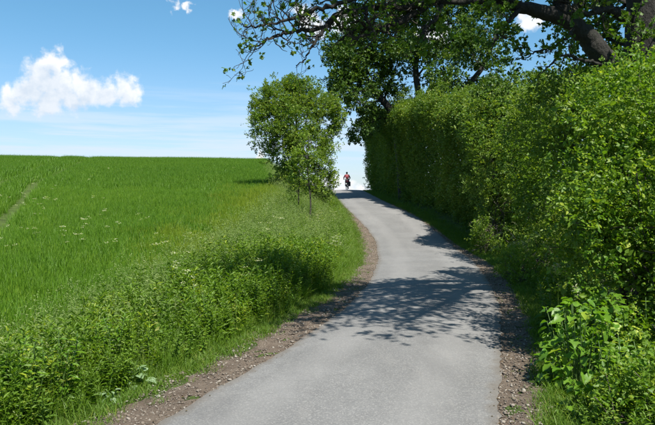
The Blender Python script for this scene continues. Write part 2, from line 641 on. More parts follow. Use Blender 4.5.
# wheel tracks polished a little paler, dusty edges
tr = t.math('ABSOLUTE', t.math('SUBTRACT', at, .5))
tr = t.math('ABSOLUTE', t.math('SUBTRACT', tr, .26))
c = t.mix(t.math('MULTIPLY', t.math('SUBTRACT', 1.0, t.ramp(tr, .03, .14)), .32), c, (.20, .196, .19))
ed = t.math('ABSOLUTE', t.math('SUBTRACT', at, .5))
edn = t.math('ADD', ed, t.math('MULTIPLY', t.math('SUBTRACT', n3, .5), .10))
c = t.mix(t.math('MULTIPLY', t.ramp(edn, .445, .50), .65), c, (.10, .085, .068))
# tar-dark hairline cracks
vc = t.new('ShaderNodeTexVoronoi', feature='DISTANCE_TO_EDGE')
wp = t.vmath('ADD', pos, t.vmath('SCALE', t.new('ShaderNodeTexNoise').outputs['Color']))
t.link(wp, vc.inputs['Vector'])
vc.inputs['Scale'].default_value = .42
ck = t.math('SUBTRACT', 1.0, t.ramp(vc.outputs['Distance'], .0, .006))
ck = t.math('MULTIPLY', ck, t.ramp(n1, .5, .6))
# broad weathering: oily darker patches, dusty bands along the lane
mpw = t.new('ShaderNodeMapping')
t.link(pos, mpw.inputs['Vector'])
mpw.inputs['Scale'].default_value = (1.0, .22, 1.0)
mpw.inputs['Rotation'].default_value = (0, 0, R(14))
n5 = t.noise(mpw.outputs[0], 1.7, 6, .6)
c = t.mix(t.math('MULTIPLY', t.ramp(n5, .50, .72), .30), c, (.095, .093, .092))
c = t.mix(t.math('MULTIPLY', t.ramp(t.noise(mpw.outputs[0], 3.1, 6, .65), .52, .75), .28), c, (.21, .20, .185))
c = t.mix(t.math('MULTIPLY', ck, .22), c, (.06, .06, .06))
p = t.new('ShaderNodeBsdfPrincipled')
t.link(c, p.inputs['Base Color'])
p.inputs['Roughness'].default_value = .8
p.inputs['Specular IOR Level'].default_value = .35
b = t.new('ShaderNodeBump')
b.inputs['Strength'].default_value = .55
b.inputs['Distance'].default_value = .012
t.link(n2, b.inputs['Height'])
t.link(b.outputs[0], p.inputs['Normal'])
t.link(p.outputs[0], out.inputs['Surface'])

ry = np.concatenate([np.arange(-25, 0, .5), np.arange(0, 30, .05), np.arange(30, 70, .25), np.arange(70, 160, 1.0)])
nc = 17
u = np.linspace(0, 1, nc)
jl = (vnoise(np.stack([ry * 0, ry, ry * 0], -1), 1.6, 5) - .5) * .08 + (vnoise(np.stack([ry * 0, ry, ry * 0], -1), 5, 9) - .5) * .05
jr = (vnoise(np.stack([ry * 0 + 9, ry, ry * 0], -1), 1.6, 6) - .5) * .08 + (vnoise(np.stack([ry * 0 + 4, ry, ry * 0], -1), 5, 8) - .5) * .05
jl = jl + (vnoise(np.stack([ry * 0 + 2, ry, ry * 0], -1), 13, 18) - .5) * .045
jr = jr + (vnoise(np.stack([ry * 0 + 6, ry, ry * 0], -1), 13, 19) - .5) * .045
rl, rr = road_l(ry) + jl, road_r(ry) + jr
X = rl[:, None] + (rr - rl)[:, None] * u[None]
Yg = np.repeat(ry[:, None], nc, 1)
crown = .035 * (1 - (2 * u - 1) ** 2)
Z = road_z(ry)[:, None] + crown[None] + .004
i = (np.arange(len(ry) - 1)[:, None] * nc + np.arange(nc - 1)[None]).ravel()
me = mesh_np('asphalt_lane', np.stack([X, Yg, Z], -1).reshape(-1, 3), np.stack([i, i + 1, i + nc + 1, i + nc], 1), smooth=True)
ea = me.attributes.new('edge', 'FLOAT', 'POINT')
ea.data.foreach_set('value', np.tile(u, len(ry)).astype(np.float32))
tag(link('road', me, am), 'narrow worn grey asphalt lane curving up to the crest', kind='structure')

# gravel shoulders
sm_, t, out = new_mat('gritty_dirt')
pos = t.new('ShaderNodeNewGeometry').outputs['Position']
n1 = t.noise(pos, 4.0, 6)
n2 = t.noise(pos, 40.0, 6, .7)
c = t.mix(t.ramp(n1, .3, .7), (.085, .058, .038), (.150, .112, .080))
c = t.mix(t.math('MULTIPLY', t.ramp(n2, .5, .72), .7), c, (.25, .22, .185))
c = t.mix(t.math('MULTIPLY', t.ramp(n2, .48, .3), .6), c, (.06, .045, .032))
p = t.new('ShaderNodeBsdfPrincipled')
t.link(c, p.inputs['Base Color'])
p.inputs['Roughness'].default_value = .95
b = t.new('ShaderNodeBump')
b.inputs['Strength'].default_value = 1.0
b.inputs['Distance'].default_value = .04
t.link(n2, b.inputs['Height'])
t.link(b.outputs[0], p.inputs['Normal'])
t.link(p.outputs[0], out.inputs['Surface'])


def shoulder_w(y, side):
    if side < 0:
        return np.interp(y, [0, 5.5, 8, 12, 16, 20, 27, 33, 37, 60], [.62, .68, .80, .72, .66, .66, .75, .55, .30, .15])
    return np.interp(y, [0, 5.5, 8, 12, 16, 20, 27, 33, 60], [.42, .46, .52, .55, .6, .55, .35, .2, .12])


def shoulder(name, side, label):
    y = np.concatenate([np.arange(-25, 0, .5), np.arange(0, 62, .14)])
    k = 9
    uu = np.linspace(0, 1, k)
    wv = shoulder_w(y, side) * (.62 + .75 * vnoise(np.stack([y * 0 + side * 7, y, y * 0], -1), 1.1, 12) + .25 * (vnoise(np.stack([y * 0 + side * 3, y, y * 0], -1), 4.5, 14) - .3))
    e = road_l(y) + .12 if side < 0 else road_r(y) - .12
    X = e[:, None] + side * (wv + .12)[:, None] * uu[None]
    Y = np.repeat(y[:, None], k, 1)
    d = np.maximum((wv + .12)[:, None] * uu[None] - .12, 0)
    Z = np.maximum(ground_z(X, Y), np.repeat(road_z(y)[:, None], k, 1) - .02 - .06 * (uu[None] > .9)) + .008
    Z -= .05 * (uu[None] < .02) + .03 * (uu[None] > .98)
    Z += (vnoise(np.stack([X, Y, X * 0], -1).reshape(-1, 3), 6, 4).reshape(X.shape) - .5) * .03 * (d > .03)
    i = (np.arange(len(y) - 1)[:, None] * k + np.arange(k - 1)[None]).ravel()
    F = np.stack([i, i + 1, i + k + 1, i + k], 1)
    if side < 0:
        F = F[:, ::-1]
    return tag(link(name, mesh_np(name, np.stack([X, Y, Z], -1).reshape(-1, 3), F, smooth=True), sm_), label, kind='structure')


shoulder('gravel_shoulder', -1, 'brown gritty shoulder along the left edge of the lane')
shoulder('gravel_shoulder', 1, 'brown gritty shoulder along the right edge of the lane')

# ------------------------------------------------------------------ scattering with geometry nodes


def scatter(name, P, rot, scl, var, protos, label, parent=None):
    """one object: the prototype meshes instanced on given points"""
    me = bpy.data.meshes.new(name)
    me.vertices.add(len(P))
    me.vertices.foreach_set("co", np.ascontiguousarray(P, dtype=np.float32).ravel())
    a = me.attributes.new('rot', 'FLOAT_VECTOR', 'POINT')
    a.data.foreach_set('vector', np.ascontiguousarray(rot, dtype=np.float32).ravel())
    a = me.attributes.new('scl', 'FLOAT', 'POINT')
    a.data.foreach_set('value', np.ascontiguousarray(scl, dtype=np.float32))
    a = me.attributes.new('var', 'INT', 'POINT')
    a.data.foreach_set('value', np.ascontiguousarray(var, dtype=np.int32))
    o = bpy.data.objects.new(name, me)
    C.objects.link(o)
    ng = bpy.data.node_groups.new(name, 'GeometryNodeTree')
    ng.interface.new_socket('Geometry', in_out='INPUT', socket_type='NodeSocketGeometry')
    ng.interface.new_socket('Geometry', in_out='OUTPUT', socket_type='NodeSocketGeometry')
    N, L = ng.nodes, ng.links
    gi, go = N.new('NodeGroupInput'), N.new('NodeGroupOutput')
    ra = N.new('GeometryNodeInputNamedAttribute')
    ra.data_type = 'FLOAT_VECTOR'
    ra.inputs['Name'].default_value = 'rot'
    sa = N.new('GeometryNodeInputNamedAttribute')
    sa.data_type = 'FLOAT'
    sa.inputs['Name'].default_value = 'scl'
    va = N.new('GeometryNodeInputNamedAttribute')
    va.data_type = 'INT'
    va.inputs['Name'].default_value = 'var'
    m2p = N.new('GeometryNodeMeshToPoints')
    L.new(gi.outputs[0], m2p.inputs['Mesh'])
    e2r = N.new('FunctionNodeEulerToRotation')
    L.new(ra.outputs[0], e2r.inputs[0])
    jn = N.new('GeometryNodeJoinGeometry')
    for k, po in enumerate(protos):
        oi = N.new('GeometryNodeObjectInfo')
        oi.inputs['Object'].default_value = po
        oi.inputs['As Instance'].default_value = True
        cmp_ = N.new('FunctionNodeCompare')
        cmp_.data_type = 'INT'
        cmp_.operation = 'EQUAL'
        L.new(va.outputs[0], cmp_.inputs[2])
        cmp_.inputs[3].default_value = k
        ip = N.new('GeometryNodeInstanceOnPoints')
        L.new(m2p.outputs[0], ip.inputs['Points'])
        L.new(cmp_.outputs[0], ip.inputs['Selection'])
        L.new(oi.outputs['Geometry'], ip.inputs['Instance'])
        L.new(e2r.outputs[0], ip.inputs['Rotation'])
        L.new(sa.outputs[0], ip.inputs['Scale'])
        L.new(ip.outputs[0], jn.inputs[0])
    L.new(jn.outputs[0], go.inputs[0])
    md = o.modifiers.new('scatter', 'NODES')
    md.node_group = ng
    if parent is not None:
        o.parent = parent
    return tag(o, label, kind='stuff')


def proto(name, V, F, rnd, mats, midx=None):
    me = mesh_np(name, V, F, {"rnd": rnd})
    for m in (mats if isinstance(mats, (list, tuple)) else [mats]):
        me.materials.append(m)
    if midx is not None:
        me.polygons.foreach_set('material_index', np.ascontiguousarray(midx, dtype=np.int32))
    return bpy.data.objects.new(name, me)      # never linked to the scene: only the scatters draw it


class TB:
    """triangle bag for prototypes"""

    def __init__(self):
        self.V, self.F, self.A, self.M, self.n = [], [], [], [], 0

    def add(self, V, F, a=0.5, m=0):
        V = np.asarray(V, float)
        F = np.asarray(F)
        self.V.append(V)
        self.F.append(F + self.n)
        self.A.append(np.full(len(F), a))
        self.M.append(np.full(len(F), m))
        self.n += len(V)

    def out(self):
        return np.concatenate(self.V), np.concatenate(self.F), np.concatenate(self.A), np.concatenate(self.M)


def blade(tb, r, base, h, wid, lean, az, curve=.6, a=None, m=0, seg=3):
    """one grass blade: a tapering bent ribbon"""
    a = r.random() if a is None else a
    t = np.linspace(0, 1, seg + 1)
    hor = lean * h * (t * (1 - curve) + curve * t ** 2.2)
    z = h * (t - .32 * lean * t ** 2.5)
    cx, sx = math.cos(az), math.sin(az)
    mid = np.stack([base[0] + hor * cx, base[1] + hor * sx, base[2] + z], 1)
    tw = az + PI / 2 + r.normal(0, .5)
    side = np.array([math.cos(tw), math.sin(tw), 0])
    wv = wid * np.array([.7, 1.0, .75, .0] if seg == 3 else np.interp(t, [0, .3, 1], [.7, 1, 0]))[:, None]
    Lp, Rp = mid - side * wv / 2, mid + side * wv / 2
    V, F = [], []
    for i in range(seg):
        V += [Lp[i], Rp[i]]
    V.append(mid[-1])
    for i in range(seg - 1):
        k = 2 * i
        F += [[k, k + 1, k + 3], [k, k + 3, k + 2]]
    k = 2 * (seg - 1)
    F.append([k, k + 1, k + 2])
    tb.add(V, F, a, m)
    return mid[-1]


def leafquad(tb, r, pos, d, size, tmpl=LEAF4, roll=.4, a=None, m=0, wide=1.0):
    Mx = frames(np.asarray(d, float)[None], np.array([r.normal(0, roll)]))[0]
    V = tmpl[0] * np.array([size * wide, size, size]) @ Mx.T + np.asarray(pos)
    tb.add(V, tmpl[1], r.random() if a is None else a, m)


def wheat_patch(seed, far=False, mat='wheat'):
    r = np.random.default_rng(seed)
    tb = TB()
    n = 80 if far else 230
    for _ in range(n):
        bx, by = r.uniform(-.36, .36, 2)
        bx = round(bx / .12) * .12 + r.normal(0, .05)
        h = r.uniform(.46, .64)
        az = r.uniform(0, 2 * PI)
        tip = blade(tb, r, (bx, by, -.05), h + .05, r.uniform(.009, .016) * (2.0 if far else 1), r.uniform(.05, .55), az, a=r.random() * .9)
        if r.random() < .10:  # a young ear
            hp = np.array([bx, by, h * .98])
            ca_, sa_ = math.cos(az), math.sin(az)
            V = hp + np.array([[e_ * ca_, e_ * sa_, h_] for e_, h_ in ((-.003, 0), (.003, 0), (.0045, .03), (0, .07), (-.0045, .03))])
            tb.add(V, [[0, 1, 2], [0, 2, 4], [4, 2, 3]], .95)
    V, F, A, Mi = tb.out()
    return proto('wheat_patch', V, F, A, M[mat])


def grass_tuft(seed, n, h0, h1, wid, rad, seeds=0.0, mat='grass', lean=(.1, .9)):
    r = np.random.default_rng(seed)
    tb = TB()
    for _ in range(n):
        a = r.uniform(0, 2 * PI)
        q = rad * math.sqrt(r.random())
        b = (q * math.cos(a), q * math.sin(a), -.04)
        blade(tb, r, b, r.uniform(h0, h1), wid * r.uniform(.6, 1.3), r.uniform(*lean), r.uniform(0, 2 * PI))
    ns = int(n * seeds)
    for _ in range(ns):
        a = r.uniform(0, 2 * PI)
        q = rad * math.sqrt(r.random())
        b = (q * math.cos(a), q * math.sin(a), -.03)
        az = r.uniform(0, 2 * PI)
        h = h1 * r.uniform(1.05, 1.45)
        tip = blade(tb, r, b, h, .005, r.uniform(.08, .4), az, m=1)
        # drooping feathery panicle
        for k in range(9):
            t = k / 9
            pp = tip + np.array([math.cos(az) * .10 * t, math.sin(az) * .10 * t, -.02 - .05 * t + .09 * (1 - t)])
            leafquad(tb, r, pp, (r.normal(), r.normal(), r.normal(-.1, .5)), r.uniform(.025, .05), LEAF2, 1.5, m=1, wide=.45)
    V, F, A, Mi = tb.out()
    return proto('grass_tuft', V, F, A, [M[mat], M['seed']], Mi)


def weed_plant(seed, h, leaf, pairs, wide=.8, umbel=0, mat='weed', droop=-.25):
    """upright weed: ridged stem, crossed leaf pairs, sometimes cream umbels on top"""
    r = np.random.default_rng(seed)
    tb = TB()
    stems = r.integers(2, 5)
    for _ in range(stems):
        az = r.uniform(0, 2 * PI)
        b = np.array([r.normal(0, .07), r.normal(0, .07), -.03])
        hh = h * r.uniform(.7, 1.1)
        top = b + np.array([math.cos(az) * .18 * hh, math.sin(az) * .18 * hh, hh])
        for s in range(3):
            a = s * 2 * PI / 3
            o1 = np.array([math.cos(a), math.sin(a), 0]) * .006
            a2 = a + 2 * PI / 3
            o2 = np.array([math.cos(a2), math.sin(a2), 0]) * .006
            tb.add([b + o1, b + o2, top + o2 * .4, top + o1 * .4], [[0, 1, 2], [0, 2, 3]], .2, 0)
        for k in range(pairs):
            t = .18 + .82 * (k + r.uniform(0, .6)) / pairs
            pp = b + (top - b) * min(t, 1)
            sz = leaf * (1.15 - .62 * t) * r.uniform(.8, 1.2)
            a0 = k * PI / 2 + r.normal(0, .3)
            for sgn in (0, PI):
                a = a0 + sgn
                leafquad(tb, r, pp, (math.cos(a), math.sin(a), r.normal(droop + .5 * t, .25)), sz, LEAF4, .35, wide=wide)
        if umbel:
            for q in range(umbel):
                aa = r.uniform(0, 2 * PI)
                ht = top + np.array([math.cos(aa) * .12, math.sin(aa) * .12, r.uniform(.05, .2)])
                tb.add([top + (-.003, 0, 0), top + (.003, 0, 0), ht], [[0, 1, 2]], .5, 0)
                for z in range(10):
                    cc = ht + np.array([r.normal(0, .025), r.normal(0, .025), r.normal(0, .006)])
                    leafquad(tb, r, cc, (r.normal(), r.normal(), .15), .022, LEAF2, .5, m=1)
    V, F, A, Mi = tb.out()
    return proto('weed', V, F, A, [M[mat], M['umbel']], Mi)


def eul(n, tilt=.12):
    return np.stack([rng.normal(0, tilt, n), rng.normal(0, tilt, n), rng.uniform(0, 2 * PI, n)], 1)


# ------------------------------------------------------------------ the wheat field
def dist_line(x, y, a, b):
    a, b = np.asarray(a), np.asarray(b)
    d = b - a
    t = np.clip(((x - a[0]) * d[0] + (y - a[1]) * d[1]) / (d @ d), 0, 1)
    return np.hypot(x - a[0] - t * d[0], y - a[1] - t * d[1])


sp = .40
gx, gy = np.meshgrid(np.arange(-64, 0, sp), np.arange(-3, 104, sp))
gx, gy = gx.ravel(), gy.ravel()
gx = gx + rng.uniform(-.16, .16, len(gx))
gy = gy + rng.uniform(-.15, .15, len(gy))
keep = (gx < left_edge_field(gy) - .15 + .5 * (vnoise(np.stack([gx, gy, gx * 0], -1), .7, 2) - .5)) & (gx > -.54 * np.maximum(gy, 0) - 9)
TRAM = [((-6.5, 8), (-11, 21.4)), ((-11, 21.4), (-17.7, 38.6)), ((-17.7, 38.6), (-31, 84)),
        ((-8.6, 8), (-13.3, 23)), ((-13.3, 23), (-19.3, 37.0)), ((-19.3, 37.0), (-34, 82))]
dt = np.full(len(gx), 9.0)
for a, b in TRAM:
    dt = np.minimum(dt, dist_line(gx, gy, a, b))
df = np.minimum(dist_line(gx, gy, (-3.1, 16.3), (-6.0, 33)), dist_line(gx, gy, (-6.0, 33), (-11.5, 75)))
keep &= (dt > .45 + .32 * (gy > 34)) & ((df > .30) | (rng.random(len(gx)) < .15))
gx, gy, dt = gx[keep], gy[keep], dt[keep]
far = gy > 32
var = np.where(far, 4 + rng.integers(0, 3, len(gx)), rng.integers(0, 4, len(gx)))
hs = .86 + .3 * vnoise(np.stack([gx, gy, gx * 0], -1), .35, 5) + rng.normal(0, .05, len(gx))
protos = [wheat_patch(100 + k) for k in range(4)] + [wheat_patch(200 + k, True) for k in range(3)] + [wheat_patch(300 + k, mat='wheat_edge') for k in range(3)]
de = left_edge_field(gy) - gx
edge_p = np.clip(1.25 - de / 2.3 + 1.0 * (vnoise(np.stack([gx, gy, gx * 0], -1), .5, 15) - .5), 0, 1) * sst(13, 19, gy) * (1 - sst(32, 40, gy))
var = np.where(rng.random(len(gx)) < edge_p, 7 + rng.integers(0, 3, len(gx)), var)
P = np.stack([gx, gy, ground_z(gx, gy)], 1)
ro = np.stack([rng.normal(.10, .03, len(gx)), rng.normal(0, .05, len(gx)), rng.choice([0, PI], len(gx)) + rng.normal(.25, .25, len(gx))], 1)
ro[:, 0] = rng.normal(0, .04, len(gx))
hs = hs * 1.05 * np.where(dt < .8, .62, 1.0)
scatter('wheat_crop', P, ro, hs, var, protos, 'dense green wheat crop covering the hillside field left of the lane')

# white flowers standing in the crop
nf = 2600
fx = rng.uniform(-45, -3, nf)
fy = rng.uniform(9, 80, nf)
dens = vnoise(np.stack([fx, fy, fx * 0], -1), .16, 8)
tilt = np.exp(-((fy - 19 + .25 * (fx + 9)) / 5) ** 2) * np.exp(-((fx + 11) / 5) ** 2)
keep = (fx < left_edge_field(fy) - .5) & (rng.random(nf) < .9 * tilt + .04 * (dens > .55)) & (fx > -.53 * fy)
fx, fy = fx[keep], fy[keep]


def flower_head(seed):
    r = np.random.default_rng(seed)
    tb = TB()
    for _ in range(3):
        c0 = np.array([r.normal(0, .10), r.normal(0, .10), r.uniform(.56, .78)])
        tb.add([(c0[0] * .3 - .004, c0[1] * .3, 0), (c0[0] * .3 + .004, c0[1] * .3, 0), c0], [[0, 1, 2]], .5, 0)
        for z in range(16):
            leafquad(tb, r, c0 + np.array([r.normal(0, .028), r.normal(0, .028), r.normal(0, .010)]), (r.normal(), r.normal(), .2), .027, LEAF2, .6, m=1)
    V, F, A, Mi = tb.out()
    return proto('flower_head', V, F, A, [M['weed'], M['umbel']], Mi)


scatter('field_flowers', np.stack([fx, fy, ground_z(fx, fy)], 1), eul(len(fx), .1), rng.uniform(.85, 1.15, len(fx)),
        rng.integers(0, 3, len(fx)), [flower_head(k) for k in range(3)], 'scattered cream flower heads standing in the wheat')

# ------------------------------------------------------------------ left verge: grasses and weeds
def verge_points(n, y0, y1, a0, a1, pw=1.0):
    """points between the gravel (a=0) and the crop's edge (a=1), uniform over the ground"""
    y = rng.uniform(y0, y1, n * 3)
    wmax = 4.8
    wd = road_l(y) - shoulder_w(y, -1) - left_edge_field(y)
    ok = rng.random(n * 3) < wd / wmax
    y, wd = y[ok][:n], wd[ok][:n]
    a = a0 + (a1 - a0) * rng.random(len(y)) ** pw
    x = road_l(y) - shoulder_w(y, -1) - a * wd
    return x, y, a


tufts = [grass_tuft(10 + k, 46, .30, .62, .011, .16, .0) for k in range(3)] + \
        [grass_tuft(20 + k, 34, .36, .70, .010, .16, .16) for k in range(3)]
x, y, a = verge_points(15500, 2.5, 66, .06, 1.06)
thin = rng.random(len(x)) < np.where((a < .6) & (y < 14), .95, 1.0)
x, y, a = x[thin], y[thin], a[thin]
pr = np.clip(.12 + .32 * (a > .40) + .8 * (vnoise(np.stack([x, y, x * 0], -1), .4, 6) - .5), 0, 1)
var = np.where(rng.random(len(x)) < pr * .8, 3, 0) + rng.integers(0, 3, len(x))
sc = (.46 + .56 * sst(0, .25, a)) * rng.uniform(.8, 1.2, len(x))
sc *= np.interp(y, [0, 8, 14, 40, 66], [.75, .85, 1.05, 1.0, .8])
scatter('verge_grass', np.stack([x, y, ground_z(x, y)], 1), eul(len(x), .14), sc, var, tufts,
        'tall seeding grass on the left bank between lane and wheat')

weeds = [weed_plant(40 + k, .62, (.075, .10, .085, .12)[k], (16, 12, 14, 10)[k], (.5, .4, .62, .36)[k], droop=(.05, .3, -.1, .2)[k]) for k in range(4)] + [weed_plant(50 + k, .54, .085, 11, .62, mat='short', droop=.0) for k in range(3)] + \
        [weed_plant(60 + k, .74, .11, 7, .7, umbel=4) for k in range(2)]
x1, y1, a1 = verge_points(2500, 3.0, 17, .08, .80)
x2, y2, a2 = verge_points(1500, 15, 45, .12, .85)
x, y, a = np.concatenate([x1, x2]), np.concatenate([y1, y2]), np.concatenate([a1, a2])
keep = rng.random(len(x)) < np.where(a < .62, 1.0, .45) * (.35 + .65 * sst(.1, .45, vnoise(np.stack([x, y, x * 0], -1), 1.3, 77)))
x, y, a = x[keep], y[keep], a[keep]
var = rng.choice(9, len(x), p=[.177, .177, .177, .177, .0967, .0967, .0967, .0014, .0005])
sc = (.74 + .42 * sst(0.05, .25, a)) * rng.uniform(.75, 1.25, len(x)) * np.interp(y, [4, 8, 10, 15, 20], [.92, .98, 1.18, 1.24, 1.05])
scatter('verge_weeds', np.stack([x, y, ground_z(x, y)], 1), eul(len(x), .16), sc, var, weeds,
        'dense leafy roadside weeds along the left side of the lane')

shorts = [grass_tuft(30 + k, 30, .05, .16, .007, .10, 0, 'short', (.2, 1.1)) for k in range(3)]
y = rng.uniform(2.5, 62, 5200)
a = rng.normal(0, .14, len(y)) + .04
x = road_l(y) - shoulder_w(y, -1) - a
yr = np.concatenate([rng.uniform(2.5, 30, 5200), rng.uniform(24, 62, 3000)])
ar = np.abs(rng.normal(0, .55, len(yr))) - .08
xr = road_r(yr) + shoulder_w(yr, 1) + ar
# stray tufts within the gravel
NG = 1100
yg = 3 + 37 * rng.random(NG) ** 1.4
sg = rng.choice([-1, 1], NG)
xg = np.where(sg < 0, road_l(yg) - shoulder_w(yg, -1) * rng.random(NG) ** .6, road_r(yg) + shoulder_w(yg, 1) * rng.random(NG) ** .6)
sel = vnoise(np.stack([xg, yg, xg * 0], -1), 1.9, 3) > .58
x, y = np.concatenate([x, xr, xg[sel]]), np.concatenate([y, yr, yg[sel]])
s = np.concatenate([rng.uniform(.6, 1.3, len(a)), rng.uniform(.6, 1.5, len(ar)) * np.clip(1 + .7 * ar, .8, 2), rng.uniform(.25, .6, sel.sum())])
scatter('verge_turf', np.stack([x, y, ground_z(x, y)], 1), eul(len(x), .2), s, rng.integers(0, 3, len(x)), shorts,
        'short yellow-green turf fringing both gravel shoulders')

# stones of the shoulders
def pebble(seed):
    r = np.random.default_rng(seed)
    bm = bmesh.new()
    bmesh.ops.create_icosphere(bm, subdivisions=1, radius=1)
    for v in bm.verts:
        v.co *= r.uniform(.7, 1.15)
        v.co.z *= .6
        v.co.x *= 1.25
    V = np.array([v.co[:] for v in bm.verts])
    F = np.array([[v.index for v in f.verts] for f in bm.faces])
    bm.free()
    return V, F


stm, t, out = new_mat('pebble')
oi = t.new('ShaderNodeObjectInfo').outputs['Random']
rp = t.new('ShaderNodeValToRGB')
t.link(oi, rp.inputs[0])
cr = rp.color_ramp
cr.elements[0].color = (.07, .055, .042, 1)
cr.elements[1].color = (.22, .20, .175, 1)
e = cr.elements.new(.55)
e.color = (.12, .095, .072, 1)
e = cr.elements.new(.85)
e.color = (.20, .175, .145, 1)
p = t.new('ShaderNodeBsdfPrincipled')
t.link(rp.outputs[0], p.inputs['Base Color'])
p.inputs['Roughness'].default_value = .9
t.link(p.outputs[0], out.inputs['Surface'])
peb = []
for k in range(4):
    V, F = pebble(k)
    peb.append(proto('pebble', V, F, np.full(len(F), .5), stm))
n = 26000
y = 3 + 40 * rng.random(n) ** 1.7
sd = rng.choice([-1, 1], n, p=[.58, .42])
fr = rng.random(n) * 1.1 - .03
x = np.where(sd < 0, road_l(y) - shoulder_w(y, -1) * fr, road_r(y) + shoulder_w(y, 1) * fr)
s = np.clip(rng.lognormal(math.log(.0072), .55, n), .003, .026)
# a few loose chips strayed on to the asphalt near the edges
z = np.maximum(ground_z(x, y), road_z(y) - .02) + .012 + s * .2
scatter('gravel', np.stack([x, y, z], 1), rng.uniform(0, 6, (n, 3)) * np.array([.1, .1, 1]), s, rng.integers(0, 4, n), peb,
        'loose brown and pale stones scattered over both shoulders')

def litter_leaf(seed):
    r = np.random.default_rng(seed)
    tb = TB()
    TV = LEAF4[0].copy()
    TV[:, 2] += .25 * np.abs(TV[:, 0]) + .15 * (TV[:, 1] - .5) ** 2
    tb.add(TV, LEAF4[1], r.random())
    V, F, A, Mi = tb.out()
    return proto('fallen_leaf', V, F, A, M['litter'])


M['litter'] = leaf_mat('dry_fallen_leaf', (.06, .042, .022), (.15, .105, .05), (.11, .13, .04), patch=3, inst=True, rough=.7, spec=.2)
n = 420
y = 4 + 30 * rng.random(n) ** 1.3
sd = rng.choice([-1, 1], n, p=[.35, .65])
o_ = np.abs(rng.normal(0, .32, n)) - .10
x = np.where(sd < 0, road_l(y) - .0 + (-o_), road_r(y) + o_)
z = np.maximum(ground_z(x, y), road_z(y) - .02) + .02
onr = (x > road_l(y)) & (x < road_r(y))
u_ = (x - road_l(y)) / (road_r(y) - road_l(y))
z = np.where(onr, road_z(y) + .035 * (1 - (2 * u_ - 1) ** 2) + .008, z)
scatter('leaf_litter', np.stack([x, y, z], 1), np.stack([rng.normal(0, .15, n), rng.normal(0, .15, n), rng.uniform(0, 6.28, n)], 1), rng.uniform(.012, .034, n),
        rng.integers(0, 3, n), [litter_leaf(k) for k in range(3)], 'dry fallen leaves along both edges of the asphalt')

# ------------------------------------------------------------------ woody plants
SPR = {
    'shoot': [spray(16, .85, LEAF4, .085, seed=80 + k, spread=.8, tip=.9, droop=.05) for k in range(4)],
    'hedge': [spray(10, .34, LEAF2, .085, seed=k) for k in range(4)],
    'shrub': [spray(10, .38, LEAF4, .10, seed=10 + k) for k in range(4)],
    'bright': [spray(9, .36, LEAF4, .105, seed=20 + k) for k in range(5)],
    'oak': [spray(7, .20, MAPLE, .075, seed=30 + k, tip=.35, droop=.3) for k in range(5)],
    'oaktip': [spray(5, .10, MAPLE, .06, seed=36 + k, tip=.25, droop=.1) for k in range(4)],
    'tree': [spray(10, .46, LEAF2, .15, seed=40 + k, tip=.4) for k in range(4)],
    'maple': [spray(10, .40, LEAF2, .13, seed=50 + k, tip=.4) for k in range(4)],
    'sapling': [spray(9, .36, LEAF4, .10, seed=60 + k, droop=.0) for k in range(4)],
}


def unit(n):
    return norm(rng.normal(size=(n, 3)))


def lump_points(c, rad, n, shell=.55, gap=.26):
    """points through an ellipsoid, crowded towards its rim, with gaps; returns P, outward D"""
    c, rad = np.asarray(c, float), np.asarray(rad, float) * np.ones(3)
    # leafy shoots gather into clumps round the rim, a few stray inside
    m = max(6, int(n / 30))
    cu = unit(m)
    cq = (shell + (1 - shell) * rng.random(m)) * (.80 + .42 * vnoise(cu * 2.2 + c, 1.0, 21))
    w_ = rng.integers(0, m, n)
    cs = rng.uniform(.09, .23, m)
    q = rng.normal(size=(n, 3)) * cs[w_][:, None]
    loc = cu[w_] * cq[w_][:, None] + q
    P = c + loc * rad
    D = norm(norm(loc / np.linalg.norm(loc, axis=1, keepdims=True) + norm(q) * .8) + np.array([0, 0, .25]) + rng.normal(0, .35, (n, 3)))
    k = (vnoise(P, 1.5, 31) > .22) & (vnoise(P, .75 * 1.6 / max(.8, rad.mean()), 33) > gap)
    if k.sum() < max(4, n // 3):
        k[:] = True
    return P[k], D[k]


def bend(a, b, n=6, sag=.12, r=None):
    a, b = np.asarray(a, float), np.asarray(b, float)
    t = np.linspace(0, 1, n)[:, None]
    L = np.linalg.norm(b - a)
    off = rng.normal(0, 1, 3) * sag * L
    off[2] = abs(off[2]) * .6
    P = a + (b - a) * t + off * (np.sin(t * PI)) + rng.normal(0, .018 * L, (n, 3)) * np.sin(t * PI)
    return P


